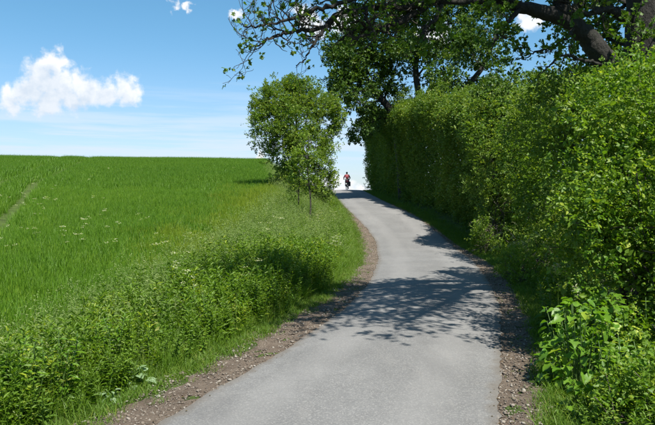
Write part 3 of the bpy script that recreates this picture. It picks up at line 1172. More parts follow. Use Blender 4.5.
def make_tree(name, label, group, base, trunk_pts, trunk_rad, lumps, kind, per_m2, scale=1.0, mat=None, cat='tree', attach=(.35, .95),
              bark='bark', shell=.5, sides=9, branch_n=9, leaf_name='foliage', limb_r=.30, gap=.34):
    """trunk > limbs to each lump of the crown > small branches > leaf sprays"""
    root = empty(name, base)
    tag(root, label, cat, group)
    tp = smooth_path(np.asarray(trunk_pts, float), 14)
    trd = np.interp(np.linspace(0, 1, 14), np.linspace(0, 1, len(trunk_rad)), trunk_rad)
    tb = Tubes()
    tb.add(tp, trd, sides)
    link('trunk', tb.mesh('trunk'), M[bark], root)
    PP, DD = [], []
    tw = Tubes()
    for (c, rad) in lumps:
        c = np.asarray(c, float)
        rad = np.asarray(rad, float) * np.ones(3)
        # leave the trunk below the lump's centre
        d = np.linalg.norm(tp - c - np.array([0, 0, -rad.mean() * .9]), axis=1)
        lo, hi = int(attach[0] * 13), int(attach[1] * 13)
        i = lo + int(np.argmin(d[lo:hi + 1]))
        lp = bend(tp[i], c, 8, .10)
        r0 = trd[i] * (limb_r + .2 * min(1.0, rad.mean() / 2))
        lb = Tubes()
        lb.add(lp, np.linspace(r0, max(.012, r0 * .25), 8), 6)
        link('limb', lb.mesh('limb'), M[bark], root)
        area = 4 * PI * rad.mean() ** 2
        P, D = lump_points(c, rad, int(area * per_m2), shell, gap)
        PP.append(P)
        DD.append(D)
        for j in range(branch_n):
            e = P[rng.integers(0, len(P))]
            s = lp[rng.integers(3, 8)]
            tw.add(bend(s, e, 5, .12), np.linspace(max(.008, r0 * .22), .004, 5), 4)
    if tw.n:
        tag(link('branch', tw.mesh('branch'), M['twig'], root), kind='stuff')
    P, D = np.concatenate(PP), np.concatenate(DD)
    S = scale * rng.uniform(.75, 1.25, len(P))
    tag(link(leaf_name, sprays_mesh(leaf_name, P, D, S, SPR[kind], seed=len(P)), M[mat or kind], root), kind='stuff')
    return root


# ---- tall clipped hedge running along the far right side of the lane
HY0, HY1 = 25.0, 64.0


def hedge_face(y):
    return road_r(y) + np.interp(y, [20, 26, 34, 42, 52, 64], [1.85, 1.75, 1.4, 1.05, .70, .32])


def hedge_top(y):
    return road_z(y) + np.interp(y, [24, 28, 34, 40, 48, 56, 64], [5.9, 6.1, 6.5, 6.7, 6.9, 7.0, 6.9])


def hedge_relief(y, z):
    q = np.stack([y, z * .35, y * 0], -1)
    return 1.15 * (vnoise(q, .38, 41) - .5) + .75 * (vnoise(np.stack([y, z, y * 0], -1), .85, 42) - .5) + .35 * (vnoise(np.stack([y, z, y * 0], -1), 2.1, 43) - .5)


root = empty('hedge', (float(hedge_face(45.0)) + 1.2, 45.0, float(ground_z(float(hedge_face(45.0)) + 1.2, 45.0))))
tag(root, 'long tall trimmed hedge along the right of the lane, running up to the crest', 'hedge')
n = 30000
y = HY0 + (HY1 - HY0) * rng.random(n) ** 1.15
h = rng.random(n) ** .9
zt, zb = hedge_top(y), road_z(y) + .1
z = zb + (zt - zb) * h
rel = hedge_relief(y, z)
depth = rng.exponential(.20, n)
round_top = 1.0 * np.clip((h - .86) / .14, 0, 1) ** 2
x = hedge_face(y) - rel + depth + round_top + .55 * (1 - h) - .35 * sst(.55, .85, h)
D = norm(np.stack([-np.ones(n), -.25 + rng.normal(0, .5, n), .45 + rng.normal(0, .4, n)], 1))
# top of the hedge
nt = 12000
yt = HY0 + (HY1 - HY0) * rng.random(nt) ** 1.15
d = rng.random(nt) * 3.2
zt2 = hedge_top(yt) + .55 * (vnoise(np.stack([yt, d, d * 0], -1), .9, 44) - .5) + .45 * (vnoise(np.stack([yt, d, d * 0], -1), 2.2, 45) - .5) - rng.exponential(.14, nt) - .25 * np.abs(d - 1.3)
xt = hedge_face(yt) + d + .2
Dt = norm(np.stack([rng.normal(-.2, .5, nt), rng.normal(-.2, .5, nt), np.ones(nt)], 1))
# the two ends
ne = 2600
he = rng.random(ne)
near_end = rng.random(ne) < .6
ye = np.where(near_end, HY0, HY1) + rng.normal(0, .22, ne)
xe = hedge_face(ye) + 3.0 * rng.random(ne)
ze = road_z(ye) + .1 + (hedge_top(ye) - road_z(ye)) * he
De = norm(np.stack([rng.normal(0, .5, ne), np.where(near_end, -1.0, 1.0), .4 + rng.normal(0, .4, ne)], 1))
ni = 26000
yi = HY0 + (HY1 - HY0) * rng.random(ni) ** 1.3
zi = road_z(yi) + .05 + (hedge_top(yi) - .4 - road_z(yi)) * rng.random(ni)
xi = hedge_face(yi) + .35 + 2.0 * rng.random(ni)
P = np.concatenate([np.stack([x, y, z], 1), np.stack([xt, yt, zt2], 1), np.stack([xe, ye, ze], 1), np.stack([xi, yi, zi], 1)])
D = np.concatenate([D, Dt, De, norm(np.stack([-np.ones(ni), rng.normal(0, .7, ni), rng.normal(.2, .6, ni)], 1))])
k = vnoise(P, 1.9, 51) > .16
P, D = P[k], D[k]
EP, ED = [P], [D]
for yy in np.arange(HY0 + .6, HY1, .85):      # rounded heads along the top edge and bulges down the face
    zt_ = float(hedge_top(yy))
    r_ = rng.uniform(.6, 1.3)
    q, e = lump_points((float(hedge_face(yy)) + .6 + rng.normal(0, .3), yy + rng.normal(0, .3), zt_ - .5 + rng.normal(0, .42)), (r_, r_, r_ * rng.uniform(.7, 1.1)), int(150 * r_ * r_), .6)
    EP.append(q)
    ED.append(e)
    if rng.random() < .75:
        hh = rng.uniform(.15, .8)
        r_ = rng.uniform(.4, .8)
        q, e = lump_points((float(hedge_face(yy)) + .25 + .4 * (1 - hh), yy, float(road_z(yy)) + hh * (zt_ - float(road_z(yy)))), (r_ * .8, r_, r_ * 1.3), int(130 * r_ * r_), .6)
        EP.append(q)
        ED.append(e)
P, D = np.concatenate(EP), np.concatenate(ED)
tag(link('foliage', sprays_mesh('foliage', P, D, rng.uniform(.8, 1.3, len(P)), SPR['hedge'], seed=5), M['hedge'], root), kind='stuff')
for yy in np.arange(HY0 + 1, HY1, 1.9):
    tb = Tubes()
    xx = float(hedge_face(yy)) + 1.3 + rng.normal(0, .25)
    g = float(ground_z(xx, yy))
    tp = bend((xx, yy, g - .1), (xx + rng.normal(0, .3), yy + rng.normal(0, .5), float(hedge_top(yy)) - .7), 8, .03)
    tb.add(tp, np.linspace(.11, .03, 8), 6)
    link('stem', tb.mesh('stem'), M['bark'], root)
    for _ in range(0):
        pass

# ---- shrubs along the right, nearer than the hedge


def shrub(name, label, lumps, kind, per_m2, scale=1.0, mat=None, stems=4, cat='shrub', group=None, shell=.55, stem_name='stem', limb=True):
    cs = np.array([np.asarray(c, float) for c, _ in lumps])
    low = cs[np.argmin(cs[:, 2])]
    bx, by = cs[:, 0].mean(), cs[:, 1].mean()
    g = float(ground_z(bx, by))
    root = empty(name, (bx, by, g))
    tag(root, label, cat, group)
    for s in range(stems):
        c, rad = lumps[rng.integers(0, len(lumps))] if s >= len(lumps) else lumps[s]
        b0 = np.array([bx + rng.normal(0, .25), by + rng.normal(0, .25), g - .05])
        tb = Tubes()
        pth = bend(b0, c, 8, .08)
        tb.add(pth, np.linspace(.055, .014, 8), 6)
        for q in range(4):
            s0 = pth[rng.integers(2, 7)]
            tb.add(bend(s0, np.asarray(c) + unit(1)[0] * np.asarray(rad) * .8, 5, .1), np.linspace(.016, .005, 5), 4)
        link(stem_name, tb.mesh(stem_name), M['twig'], root)
    PP, DD = [], []
    for c, rad in lumps:
        rad = np.asarray(rad, float) * np.ones(3)
        P, D = lump_points(c, rad, int(4 * PI * rad.mean() ** 2 * per_m2 * 1.1), shell, .36)
        PP.append(P)
        DD.append(D)
    P, D = np.concatenate(PP), np.concatenate(DD)
    gz = ground_z(P[:, 0], P[:, 1])
    k = (P[:, 2] > gz + .03) & (P[:, 0] > road_r(P[:, 1]) + shoulder_w(P[:, 1], 1) * .75) | (P[:, 0] < road_l(P[:, 1]) - .3) & (P[:, 2] > gz)
    P, D = P[k], D[k]
    S = scale * rng.uniform(.6, 1.35, len(P))
    tag(link('foliage', sprays_mesh('foliage', P, D, S, SPR[kind], seed=len(P)), M[mat or kind], root), kind='stuff')
    bt = Tubes()
    for q in rng.choice(len(P), min(70, len(P)), replace=False):
        e = P[q] + D[q] * rng.uniform(.05, .3)
        bt.add(bend(P[q] - D[q] * rng.uniform(.4, .8) - np.array([0, 0, .25]), e, 5, .1), np.linspace(.010, .003, 5), 4)
    tag(link('twig', bt.mesh('twig'), M['deadwood'], root), kind='stuff')
    # long young shoots standing out of the mass
    pick = rng.random(len(P)) < .045
    if pick.any():
        SD = norm(D[pick] * .7 + np.array([-.15, -.1, .75]) + rng.normal(0, .25, (pick.sum(), 3)))
        tag(link('shoots', sprays_mesh('shoots', P[pick], SD, scale * rng.uniform(.5, 1.15, pick.sum()), SPR['shoot'], seed=3), M[mat or kind], root), kind='stuff')
    return root


def on_ground(p):
    return np.array([p[0], p[1], float(ground_z(p[0], p[1])) - .1])


def L(px, row, Y, r):
    return (W(px, row, Y), r)


shrub('hedge_shrub', 'yellow-green bushy shrub bulging out at the near end of the trimmed hedge',
      [L(492, 150, 24.0, (1.2, 1.3, 1.7)), L(492, 188, 24.5, (.8, .9, 1.2)), L(508, 200, 23.0, (1.0, 1.0, 1.2)), L(494, 122, 24.5, (1.5, 1.5, 1.1)),
       L(512, 126, 23.8, (1.4, 1.4, 1.2)), L(510, 168, 23.4, (1.1, 1.1, 1.4)), L(526, 216, 22.4, (.9, .9, .9))],
      'shrub', 40, .85, 'maple')
shrub('hedge_shrub', 'tall dark green shrub behind the pale plumed bush, touching the yellow-green shrub',
      [L(546, 150, 18.5, (1.1, 1.2, 1.5)), L(554, 192, 18.0, (.8, .9, 1.2)), L(568, 224, 17.0, (.9, 1.0, .9)), L(554, 115, 19.5, (1.3, 1.4, 1.1)),
       L(570, 172, 17.0, (1.1, 1.2, 1.4)), L(550, 230, 18.4, (.6, .7, .7)), L(582, 222, 15.5, (1.0, 1.1, 1.1))],
      'shrub', 48, .78)
shrub('hedge_shrub', 'broad leafy shrub below the forked limb of the great tree',
      [L(575, 125, 13.5, (1.2, 1.2, .9)), L(598, 100, 12.5, (.95, 1.0, .6)), L(598, 170, 12.5, (1.1, 1.1, 1.1)), L(612, 215, 11.5, (1.0, 1.1, 1.0)), L(610, 255, 11.0, (.8, .9, .7)),
       L(630, 120, 11.8, (1.0, 1.0, .8)), L(560, 95, 14.5, (1.0, 1.0, .6))],
      'shrub', 60, .70, 'hedge')
shrub('hedge_shrub', 'tall glossy bright green shrub filling the right edge under the tree trunk',
      [L(640, 130, 8.4, (.85, .9, .75)), L(630, 185, 8.2, (.75, .8, .8)), L(655, 195, 7.6, (.9, .9, .9)), L(640, 245, 7.8, (.75, .8, .7)), L(668, 260, 7.2, (.9, .9, .8)),
       L(690, 150, 8.0, (1.0, 1.0, 1.0)), L(662, 275, 8.2, (.5, .55, .5)), L(676, 310, 7.0, (.7, .7, .6)), L(658, 105, 9.2, (.9, .9, .6)), L(725, 230, 7.4, (1.0, 1.0, 1.2))],
      'bright', 110, .58)
shrub('bush', 'small light green bush standing in the verge grass at the foot of the hedge',
      [L(490, 236, 22.8, (.55, .6, .55)), L(496, 226, 23.0, (.5, .5, .5)), L(484, 243, 22.4, (.4, .4, .35))], 'sapling', 55, .75, cat='bush')
shrub('bush', 'low bush with pale plumed tips at the foot of the dark shrub',
      [L(528, 268, 15.6, (.75, .8, .55)), L(540, 255, 15.8, (.7, .7, .55)), L(516, 280, 14.8, (.45, .5, .35))], 'shrub', 60, .62, 'sapling', cat='bush')
shrub('bramble', 'dark low tangle of small leaves at the bottom right corner',
      [L(682, 395, 5.6, (.38, .42, .34)), L(694, 350, 5.8, (.5, .5, .5)), L(650, 420, 5.3, (.34, .34, .26)), L(622, 428, 5.1, (.2, .24, .15)), L(672, 425, 4.9, (.34, .4, .3)), L(690, 420, 5.0, (.5, .5, .5))],
      'bright', 130, .46, 'bright', cat='bramble')

# ---- the two plants left of the lane
gx0 = float(ground_z(-1.9, 36.0))
make_tree('maple_tree', 'bushy round-crowned tree on the bank left of the lane', None, (-1.9, 36, gx0),
          [(-1.9, 36, gx0 - .2), (-1.85, 36, gx0 + 1.5), (-1.75, 36.1, gx0 + 3.2), (-1.8, 36.2, gx0 + 5.6)], [.16, .12, .09, .03],
          [L(276, 100, 36, (1.15, 1.1, .95)), L(300, 97, 36.2, (1.2, 1.2, .8)), L(268, 122, 35.8, (1.0, 1.1, .9)), L(262, 140, 36.2, (.7, .8, .6)), L(318, 108, 36, (1.0, 1.1, .9)),
           L(327, 122, 36.2, (.85, .9, .75)), L(296, 125, 35.4, (1.3, 1.2, 1.2)), L(285, 150, 36, (1.1, 1.1, 1.0)), L(310, 148, 36, (1.2, 1.1, 1.1)), L(322, 165, 36, (.6, .8, .9)),
           L(300, 178, 36, (1.2, 1.1, .9)), L(268, 100, 36, (.6, .6, .5)), L(284, 90, 36, (.6, .6, .5)), L(328, 106, 36, (.6, .6, .5)), L(258, 112, 36, (.45, .5, .45)), L(334, 116, 36, (.5, .5, .4)), L(316, 195, 36, (.7, .8, .7)), L(282, 178, 36.4, (.7, .8, .8)), L(296, 200, 35.6, (.8, .8, .6)), L(326, 182, 36, (.5, .6, .6)), L(284, 198, 35.8, (.5, .6, .5)), L(308, 84, 36, (.5, .5, .4)), L(292, 82, 36, (.4, .4, .35))],
          'maple', 60, .70, branch_n=8, gap=.25)
bx = W(309, 224, 26.5)
gz = float(ground_z(bx[0], 26.5))
make_tree('sapling', 'slender pale-leaved sapling with thin bare stem in front of the bushy tree', None, (bx[0], 26.5, gz),
          [(bx[0], 26.5, gz - .1), (bx[0] + .07, 26.5, gz + 1.2), (bx[0] - .06, 26.5, gz + 2.6), (bx[0], 26.5, gz + 4.0)], [.045, .036, .026, .010],
          [L(310, 140, 26.5, (.35, .35, .35)), L(306, 156, 26.4, (.55, .5, .4)), L(316, 168, 26.5, (.42, .45, .4)), L(298, 170, 26.5, (.5, .5, .35)), L(306, 184, 26.5, (.5, .5, .32)),
           L(290, 160, 26.6, (.35, .4, .3)), L(318, 186, 26.6, (.32, .35, .25)), L(300, 140, 26.5, (.3, .3, .25))],
          'sapling', 30, .72, branch_n=5, gap=.1, attach=(.3, 1.0), bark='twig', sides=6, limb_r=.35)
bx = W(299, 222, 27.2)
gz = float(ground_z(bx[0], 27.2))
make_tree('sapling', 'shorter thin twin-stemmed sapling just left of the slender pale one', None, (bx[0], 27.2, gz),
          [(bx[0], 27.2, gz - .1), (bx[0] - .02, 27.2, gz + 1.0), (bx[0] + .02, 27.2, gz + 1.9), (bx[0], 27.2, gz + 2.4)], [.035, .028, .02, .008],
          [L(297, 190, 27.2, (.35, .4, .28)), L(301, 178, 27.2, (.38, .4, .3)), L(290, 184, 27.2, (.3, .3, .25))],
          'sapling', 30, .7, branch_n=4, gap=.1, attach=(.4, 1.0), bark='twig', sides=6, limb_r=.4)

# ---- big trees standing behind the hedge
Yt = 46.0
tp = [on_ground(W(404, 214, Yt)), W(401, 160, Yt), W(394, 118, Yt), W(385, 103, Yt), W(372, 88, Yt), W(362, 70, Yt)]
make_tree('leaning_tree', 'tall tree leaning out over the crest of the lane from behind the hedge', None, tuple(tp[0]),
          tp, [.42, .36, .30, .26, .20, .10],
          [L(352, 92, 45, (1.7, 1.6, 1.3)), L(368, 72, 46, (1.9, 1.8, 1.5)), L(344, 72, 45, (1.2, 1.4, 1.2)), L(392, 84, 46.5, (1.1, 1.3, .9)), L(350, 54, 45.5, (1.8, 1.7, 1.2)),
           L(374, 48, 46, (2.0, 1.8, 1.3)), L(362, 105, 44.5, (.9, 1.1, .7)), L(340, 82, 44.5, (.8, .9, .7)), L(398, 62, 46.5, (1.2, 1.3, 1.0)), L(374, 116, 46, (.9, 1.0, .8)),
           L(384, 24, 46, (2.2, 1.9, 1.4)), L(408, 38, 47, (1.6, 1.6, 1.1)), L(362, 128, 46, (.8, 1.0, .8)), L(340, 48, 45.5, (1.0, 1.1, .8))],
          'tree', 25, 1.0, branch_n=10, gap=.29, attach=(.45, 1.0))
Yt = 45.0
tp = [on_ground(W(421, 214, Yt)), W(421, 160, Yt), W(421, 108, Yt), W(417, 84, Yt), W(416, 60, Yt), W(424, 28, Yt), W(428, -8, Yt), W(430, -50, Yt)]
make_tree('tall_tree', 'tall tree with a bent dark stem rising straight out of the hedge top', None, tuple(tp[0]),
          tp, [.36, .30, .25, .22, .20, .16, .12, .05],
          [L(428, 40, 45, (1.97, 1.97, 1.58)), L(452, 40, 45, (2.11, 1.97, 1.45)), L(440, 62, 45, (1.58, 1.71, 1.05)), L(412, 52, 44, (1.18, 1.32, 1.05)), L(478, 48, 45.5, (1.84, 1.84, 1.18)),
           L(460, 14, 45, (2.63, 2.37, 1.45)), L(420, 10, 45, (2.63, 2.37, 1.45)), L(486, 20, 45.5, (1.6, 1.7, 1.1)), L(440, -25, 45, (3.16, 2.89, 2.11)), L(490, -20, 45, (2.63, 2.50, 1.97)),
           L(436, 80, 45, (1.18, 1.32, 0.79)), L(390, -20, 45, (2.50, 2.50, 1.97))],
          'tree', 12, 1.12, branch_n=10, attach=(.35, 1.0))
Yt = 39.0
tp = [on_ground(W(470, 214, Yt)), W(466, 160, Yt), W(452, 110, Yt), W(462, 92, Yt), W(478, 74, Yt), W(490, 52, Yt), W(498, 25, Yt)]
make_tree('tall_tree', 'spreading tree behind the hedge with a crooked limb under its dark crown', None, tuple(tp[0]),
          tp, [.30, .26, .22, .20, .16, .11, .05],
          [L(470, 78, 39, (1.51, 1.51, 1.01)), L(455, 90, 39, (1.26, 1.26, 0.75)), L(478, 96, 39, (1.26, 1.26, 0.75)), L(500, 84, 39, (1.01, 1.13, 0.69)), L(444, 76, 39, (1.13, 1.26, 0.88)),
           L(486, 50, 39, (1.16, 1.28, 0.88)), L(470, 52, 39, (1.38, 1.38, 0.88)), L(484, 28, 39, (1.4, 1.4, 1.01)), L(497, 12, 39, (1.1, 1.2, 0.7))],
          'tree', 16, 1.0, branch_n=10, attach=(.4, 1.0))
Yt = 25.0
tp = [on_ground(W(528, 214, Yt)), W(527, 160, Yt), W(526, 115, Yt), W(524, 85, Yt)]
make_tree('small_tree', 'rounded tree top rising behind the shrubs below the sky gap', None, tuple(tp[0]),
          tp, [.2, .15, .1, .03],
          [L(506, 85, 25, (.9, 1.0, .6)), L(528, 92, 25, (.9, 1.0, .6)), L(545, 88, 25, (.9, 1.0, .6)), L(515, 100, 25, (1.2, 1.2, .6)), L(540, 108, 25, (1.2, 1.2, .7)), L(496, 94, 25, (.7, .8, .5))],
          'tree', 30, .74, branch_n=8, attach=(.5, 1.0))

# ---- the great tree at the top right
Y0 = 11.5
great = empty('great_tree', (5.85, Y0, 0.3))
tag(great, 'great old tree at the right edge whose dark limbs reach across the top', 'tree')
tb = Tubes()
tpts = np.array([[5.95, Y0, -.1], [5.90, Y0, 1.2], [5.87, Y0, 3.2], W(652, 60, Y0), W(651, 10, Y0), W(650, -50, Y0), W(644, -130, Y0), W(640, -230, Y0 + .3)])
tb.add(smooth_path(tpts, 30) + rng.normal(0, .012, (30, 3)), np.interp(np.linspace(0, 1, 30), np.linspace(0, 1, 8), [.62, .52, .46, .44, .42, .38, .30, .16]), 16)
link('trunk', tb.mesh('trunk'), M['bark'], great)

tips = []          # (point, direction, weight) where leaves may grow
LIMBS = [
    # pixels with depth, radii (m)
    ([(642, 118, 11.5), (617, 76, 11.45), (600, 54, 11.3), (585, 36, 11.2), (567, 21, 11.1), (545, 13, 11.0), (522, 8, 10.9), (503, 2, 10.8), (472, -5, 10.7), (442, -3, 10.6), (423, 8, 10.5), (404, 19, 10.4), (392, 26, 10.4), (382, 31, 10.3), (370, 30, 10.3), (352, 33, 10.2), (338, 42, 10.2)],
     [.28, .222, .195, .172, .150, .125, .10, .085, .065, .055, .05, .055, .05, .042, .033, .025, .014]),
    ([(488, 2, 10.75), (440, 2, 10.6), (410, 5, 10.4), (394, 7, 10.3), (375, 8, 10.2), (347, 12, 10.0), (335, 17, 9.9), (325, 27, 9.8), (308, 30, 9.7), (294, 31, 9.6), (282, 34, 9.5), (270, 38, 9.4), (261, 43, 9.3), (252, 46, 9.3), (246, 45, 9.2)],
     [.055, .052, .05, .05, .048, .044, .04, .036, .032, .028, .024, .020, .015, .011, .007]),
    ([(460, -30, 10.6), (410, -22, 10.3), (370, -6, 10.0), (345, 2, 9.8), (318, 8, 9.6), (296, 18, 9.4), (274, 24, 9.3), (258, 27, 9.2), (247, 27, 9.1), (239, 23, 9.1)],
     [.055, .048, .04, .036, .03, .024, .018, .014, .010, .006]),
    ([(335, 16, 9.9), (328, 24, 9.8), (318, 38, 9.7), (310, 50, 9.6), (304, 60, 9.6), (296, 66, 9.5)], [.04, .032, .024, .016, .011, .007]),
    ([(399, 22, 10.4), (376, 30, 10.3), (360, 22, 10.2), (350, 12, 10.1)], [.05, .042, .03, .02]),
    ([(367, 9, 10.1), (366, 22, 10.0), (374, 31, 10.0), (362, 36, 9.9), (350, 42, 9.9)], [.04, .032, .024, .018, .01]),
    ([(560, 18, 11.1), (561, 4, 11.0), (562, -12, 11.0), (556, -60, 10.8), (545, -130, 10.4)], [.16, .14, .13, .10, .05]),
    ([(566, 19, 11.1), (576, 8, 11.2), (584, 0, 11.3), (596, -30, 11.5)], [.09, .08, .07, .05]),
    ([(632, 20, 11.5), (618, 15, 11.3), (608, 10, 11.2), (598, 11, 11.1), (588, 14, 11.0), (578, 12, 10.9), (566, 14, 10.8)], [.12, .09, .075, .06, .045, .03, .015]),
    ([(606, 66, 11.3), (592, 62, 11.0), (582, 61, 10.8), (572, 56, 10.6), (562, 55, 10.5), (553, 62, 10.4), (545, 70, 10.3), (538, 76, 10.3)], [.03, .026, .024, .022, .019, .016, .012, .007]),
    ([(575, 27, 11.1), (570, 34, 10.9), (560, 42, 10.7), (548, 50, 10.5), (536, 52, 10.4), (526, 60, 10.4), (515, 58, 10.3)], [.03, .025, .022, .018, .014, .010, .006]),
    ([(520, 8, 10.9), (510, 20, 10.7), (500, 32, 10.5), (494, 44, 10.4)], [.05, .04, .025, .01]),
    ([(440, 6, 10.6), (436, 18, 10.4), (426, 28, 10.3), (424, 40, 10.2)], [.045, .032, .02, .01]),
    # limbs above and to the right of the picture, which shade the lane
    ([(648, -60, 11.5), (610, -130, 10.8), (560, -200, 9.8), (500, -300, 8.6), (440, -420, 7.8)], [.16, .12, .085, .05, .03]),
    ([(650, -70, 11.5), (590, -190, 10.4), (500, -280, 9.2), (400, -360, 8.0), (350, -420, 7.2)], [.16, .12, .08, .05, .03]),
    ([(640, 40, 11.8), (622, 44, 12.3), (606, 38, 12.7), (592, 44, 13.0), (584, 60, 13.2)], [.05, .035, .028, .02, .008]),
    ([(640, 70, 11.2), (630, 60, 10.9), (640, 40, 10.7), (646, 20, 10.6)], [.03, .022, .016, .008]),
    ([(625, 5, 12.0), (606, 24, 12.6), (590, 28, 13.0), (574, 48, 13.4)], [.04, .03, .02, .008]),
    ([(640, 15, 12.0), (615, -5, 12.8), (592, 6, 13.2), (572, -6, 13.5), (552, 2, 13.6)], [.06, .045, .03, .02, .01]),
    ([(645, 60, 12.0), (625, 66, 12.6), (608, 58, 13.0), (590, 72, 13.3)], [.04, .03, .02, .008]),
]
OVER = [([(5.8, 11.4, 6.0), (4.9, 9.8, 7.0), (3.5, 8.2, 7.0), (2.2, 7.3, 6.6), (1.1, 6.8, 6.2)], [.14, .10, .07, .04, .02]),
        ([(5.8, 11.4, 6.6), (5.0, 10.4, 7.4), (3.6, 9.3, 7.6), (2.3, 8.3, 7.3), (1.3, 7.6, 7.0)], [.13, .10, .065, .04, .02]),
        ([(4.9, 9.8, 7.0), (4.2, 8.1, 7.2), (3.4, 6.8, 6.9), (2.7, 6.0, 6.4)], [.08, .06, .04, .02])]
limb_paths = []
for pts, rad in LIMBS + OVER:
    Wp = np.array(pts) if (pts, rad) in OVER else np.array([W(*q) for q in pts])
    k = len(pts) * 5
    path = smooth_path(Wp, k)
    rd = np.interp(np.linspace(0, 1, k), np.linspace(0, 1, len(rad)), rad)
    seglen = np.linalg.norm(path[-1] - path[0]) / k
    path = path + rng.normal(0, .012, path.shape) + (vnoise(path, 2.5, 61) - .5)[:, None] * np.array([.06, .1, .10]) * np.clip(rd / .05, .3, 1)[:, None]
    tb = Tubes()
    tb.add(path, rd, 12 if rad[0] > .15 else 7)
    link('limb', tb.mesh('limb'), M['bark'], great)
    limb_paths.append((path, rd, pts))

tw = Tubes()
LP, LD, LS, TP, TD, TS = [], [], [], [], [], []


def twig(start, d, length, r, level):
    """crooked twig that turns up at its end; grows side twigs; leaves at the tips"""
    n = 6
    p = [np.asarray(start, float)]
    d = norm(d)
    for i in range(n):
        d = norm(d + rng.normal(0, .26, 3) + np.array([0, 0, .06 + .10 * (i > 3)]))
        p.append(p[-1] + d * length / n)
    p = np.array(p)
    tw.add(p, np.linspace(r, max(.003, r * .45), n + 1), 5 if r > .012 else 4)
    if level > 0:
        for i in range(rng.integers(2, 4)):
            k = rng.integers(2, n + 1)
            side = norm(d + rng.normal(0, .8, 3) + np.array([0, 0, .1]))
            twig(p[k], side, length * rng.uniform(.4, .7), r * .6, level - 1)
    return p, d, level


_twig = twig


def grow_on(path, rd, i0, i1, step, length, level, leafiness, down=0.0):
    tot = 0.0
    for i in range(i0, i1):
        tot += np.linalg.norm(path[i] - path[i - 1]) if i else 0
        while tot > step:
            tot -= step * rng.uniform(.7, 1.3)
            tdir = norm(path[min(i + 1, len(path) - 1)] - path[i - 1])
            side = norm(np.cross(tdir, rng.normal(size=3)))
            d = norm(side + .55 * tdir + np.array([0, 0, -down]))
            q0 = len(ENDS)
            collect(path[i], d, length * rng.uniform(.6, 1.2), min(.016, rd[i] * .5), level)
            for e in ENDS[q0:]:
                if rng.random() < leafiness:
                    (LP if leafiness > .75 else TP).append(e[0])
                    (LD if leafiness > .75 else TD).append(norm(e[1] + np.array([0, 0, .35])))


ENDS = []


def collect(start, d, length, r, level):
    n = 6
    p = [np.asarray(start, float)]
    d = norm(d)
    for i in range(n):
        d = norm(d + rng.normal(0, .24, 3) + np.array([0, 0, .05 + .14 * (i > 3)]))
        p.append(p[-1] + d * length / n)
    p = np.array(p)
    tw.add(p, np.linspace(r, max(.0035, r * .5), n + 1), 5 if r > .012 else 4)
    ENDS.append((p[-1], d))
    if level > 0:
        for i in range(rng.integers(2, 4)):
            k = rng.integers(2, n + 1)
            collect(p[k], norm(d + rng.normal(0, .75, 3)), length * rng.uniform(.4, .7), r * .62, level - 1)
        ENDS.append((p[3], norm(d + rng.normal(0, .6, 3))))


for (path, rd, pts), spec in zip(limb_paths, [
    # start fraction, end fraction, step, length, level, leafiness, down
    [(.38, .62, .22, .34, 2, .8, .2), (.62, 1.0, .16, .40, 2, .68, .2)],
    [(.10, .45, .19, .42, 2, .62, .15), (.45, 1.0, .11, .48, 2, .30, .1)],
    [(.0, .5, .20, .45, 2, .6, .1), (.5, 1.0, .12, .45, 2, .30, .0)],
    [(.3, 1.0, .14, .36, 2, .36, .1)],
    [(.3, 1.0, .16, .40, 2, .7, .0)],
    [(.3, 1.0, .14, .40, 2, .75, .2)],
    [(.3, 1.0, .25, .8, 2, .9, .0)],
    [(.3, 1.0, .20, .5, 2, .9, .0)],
    [(.25, 1.0, .17, .36, 2, .85, .1)],
    [(.25, 1.0, .16, .24, 1, .4, .1)],
    [(.3, 1.0, .12, .28, 2, .75, .1)],
    [(.3, 1.0, .14, .30, 2, .8, .1)],
    [(.2, 1.0, .12, .36, 2, .9, .2)],
    [(.25, 1.0, .12, .9, 2, .98, .0)],
    [(.25, 1.0, .12, .9, 2, .98, .0)],
    [(.2, 1.0, .13, .32, 2, .8, .1)],
    [(.4, 1.0, .10, .22, 1, .95, .0)],
    [(.3, 1.0, .12, .30, 2, .85, .1)],
    [(.2, 1.0, .10, .36, 2, .95, .1)],
    [(.2, 1.0, .10, .30, 2, .95, .1)],
    [(.3, 1.0, .075, .8, 2, .97, .0)],
    [(.3, 1.0, .085, .8, 2, .97, .0)],
    [(.1, 1.0, .085, .8, 2, .97, .0)],
]):
    k = len(path)
    for (f0, f1, step, ln, lev, leafy, down) in spec:
        grow_on(path, rd, max(1, int(f0 * k)), int(f1 * k), step, ln, lev, leafy, down)
for _ in range(230):
    a = rng.uniform(PI * .75, PI * 1.95)
    z = rng.uniform(3.6, 7.2)
    e = np.array([5.87 + .52 * math.cos(a), Y0 + .52 * math.sin(a), z])
    d = norm(np.array([math.cos(a), math.sin(a), .3]) + rng.normal(0, .35, 3))
    if vnoise(e[None], 1.1, 91)[0] > .42:
        LP.append(e + d * rng.uniform(.0, .35))
        LD.append(d)
tag(link('branch', tw.mesh('branch'), M['twig'], great), kind='stuff')
LP, LD, TP, TD = np.array(LP), np.array(LD), np.array(TP), np.array(TD)
tag(link('foliage', sprays_mesh('foliage', LP, LD, rng.uniform(.7, 1.15, len(LP)), SPR['oak'], seed=3), M['oak'], great), kind='stuff')
tag(link('foliage', sprays_mesh('foliage', TP, TD, rng.uniform(.6, 1.1, len(TP)), SPR['oaktip'], seed=4), M['oak'], great), kind='stuff')
print('great tree sprays', len(LP), len(TP), 'twig verts', tw.n)

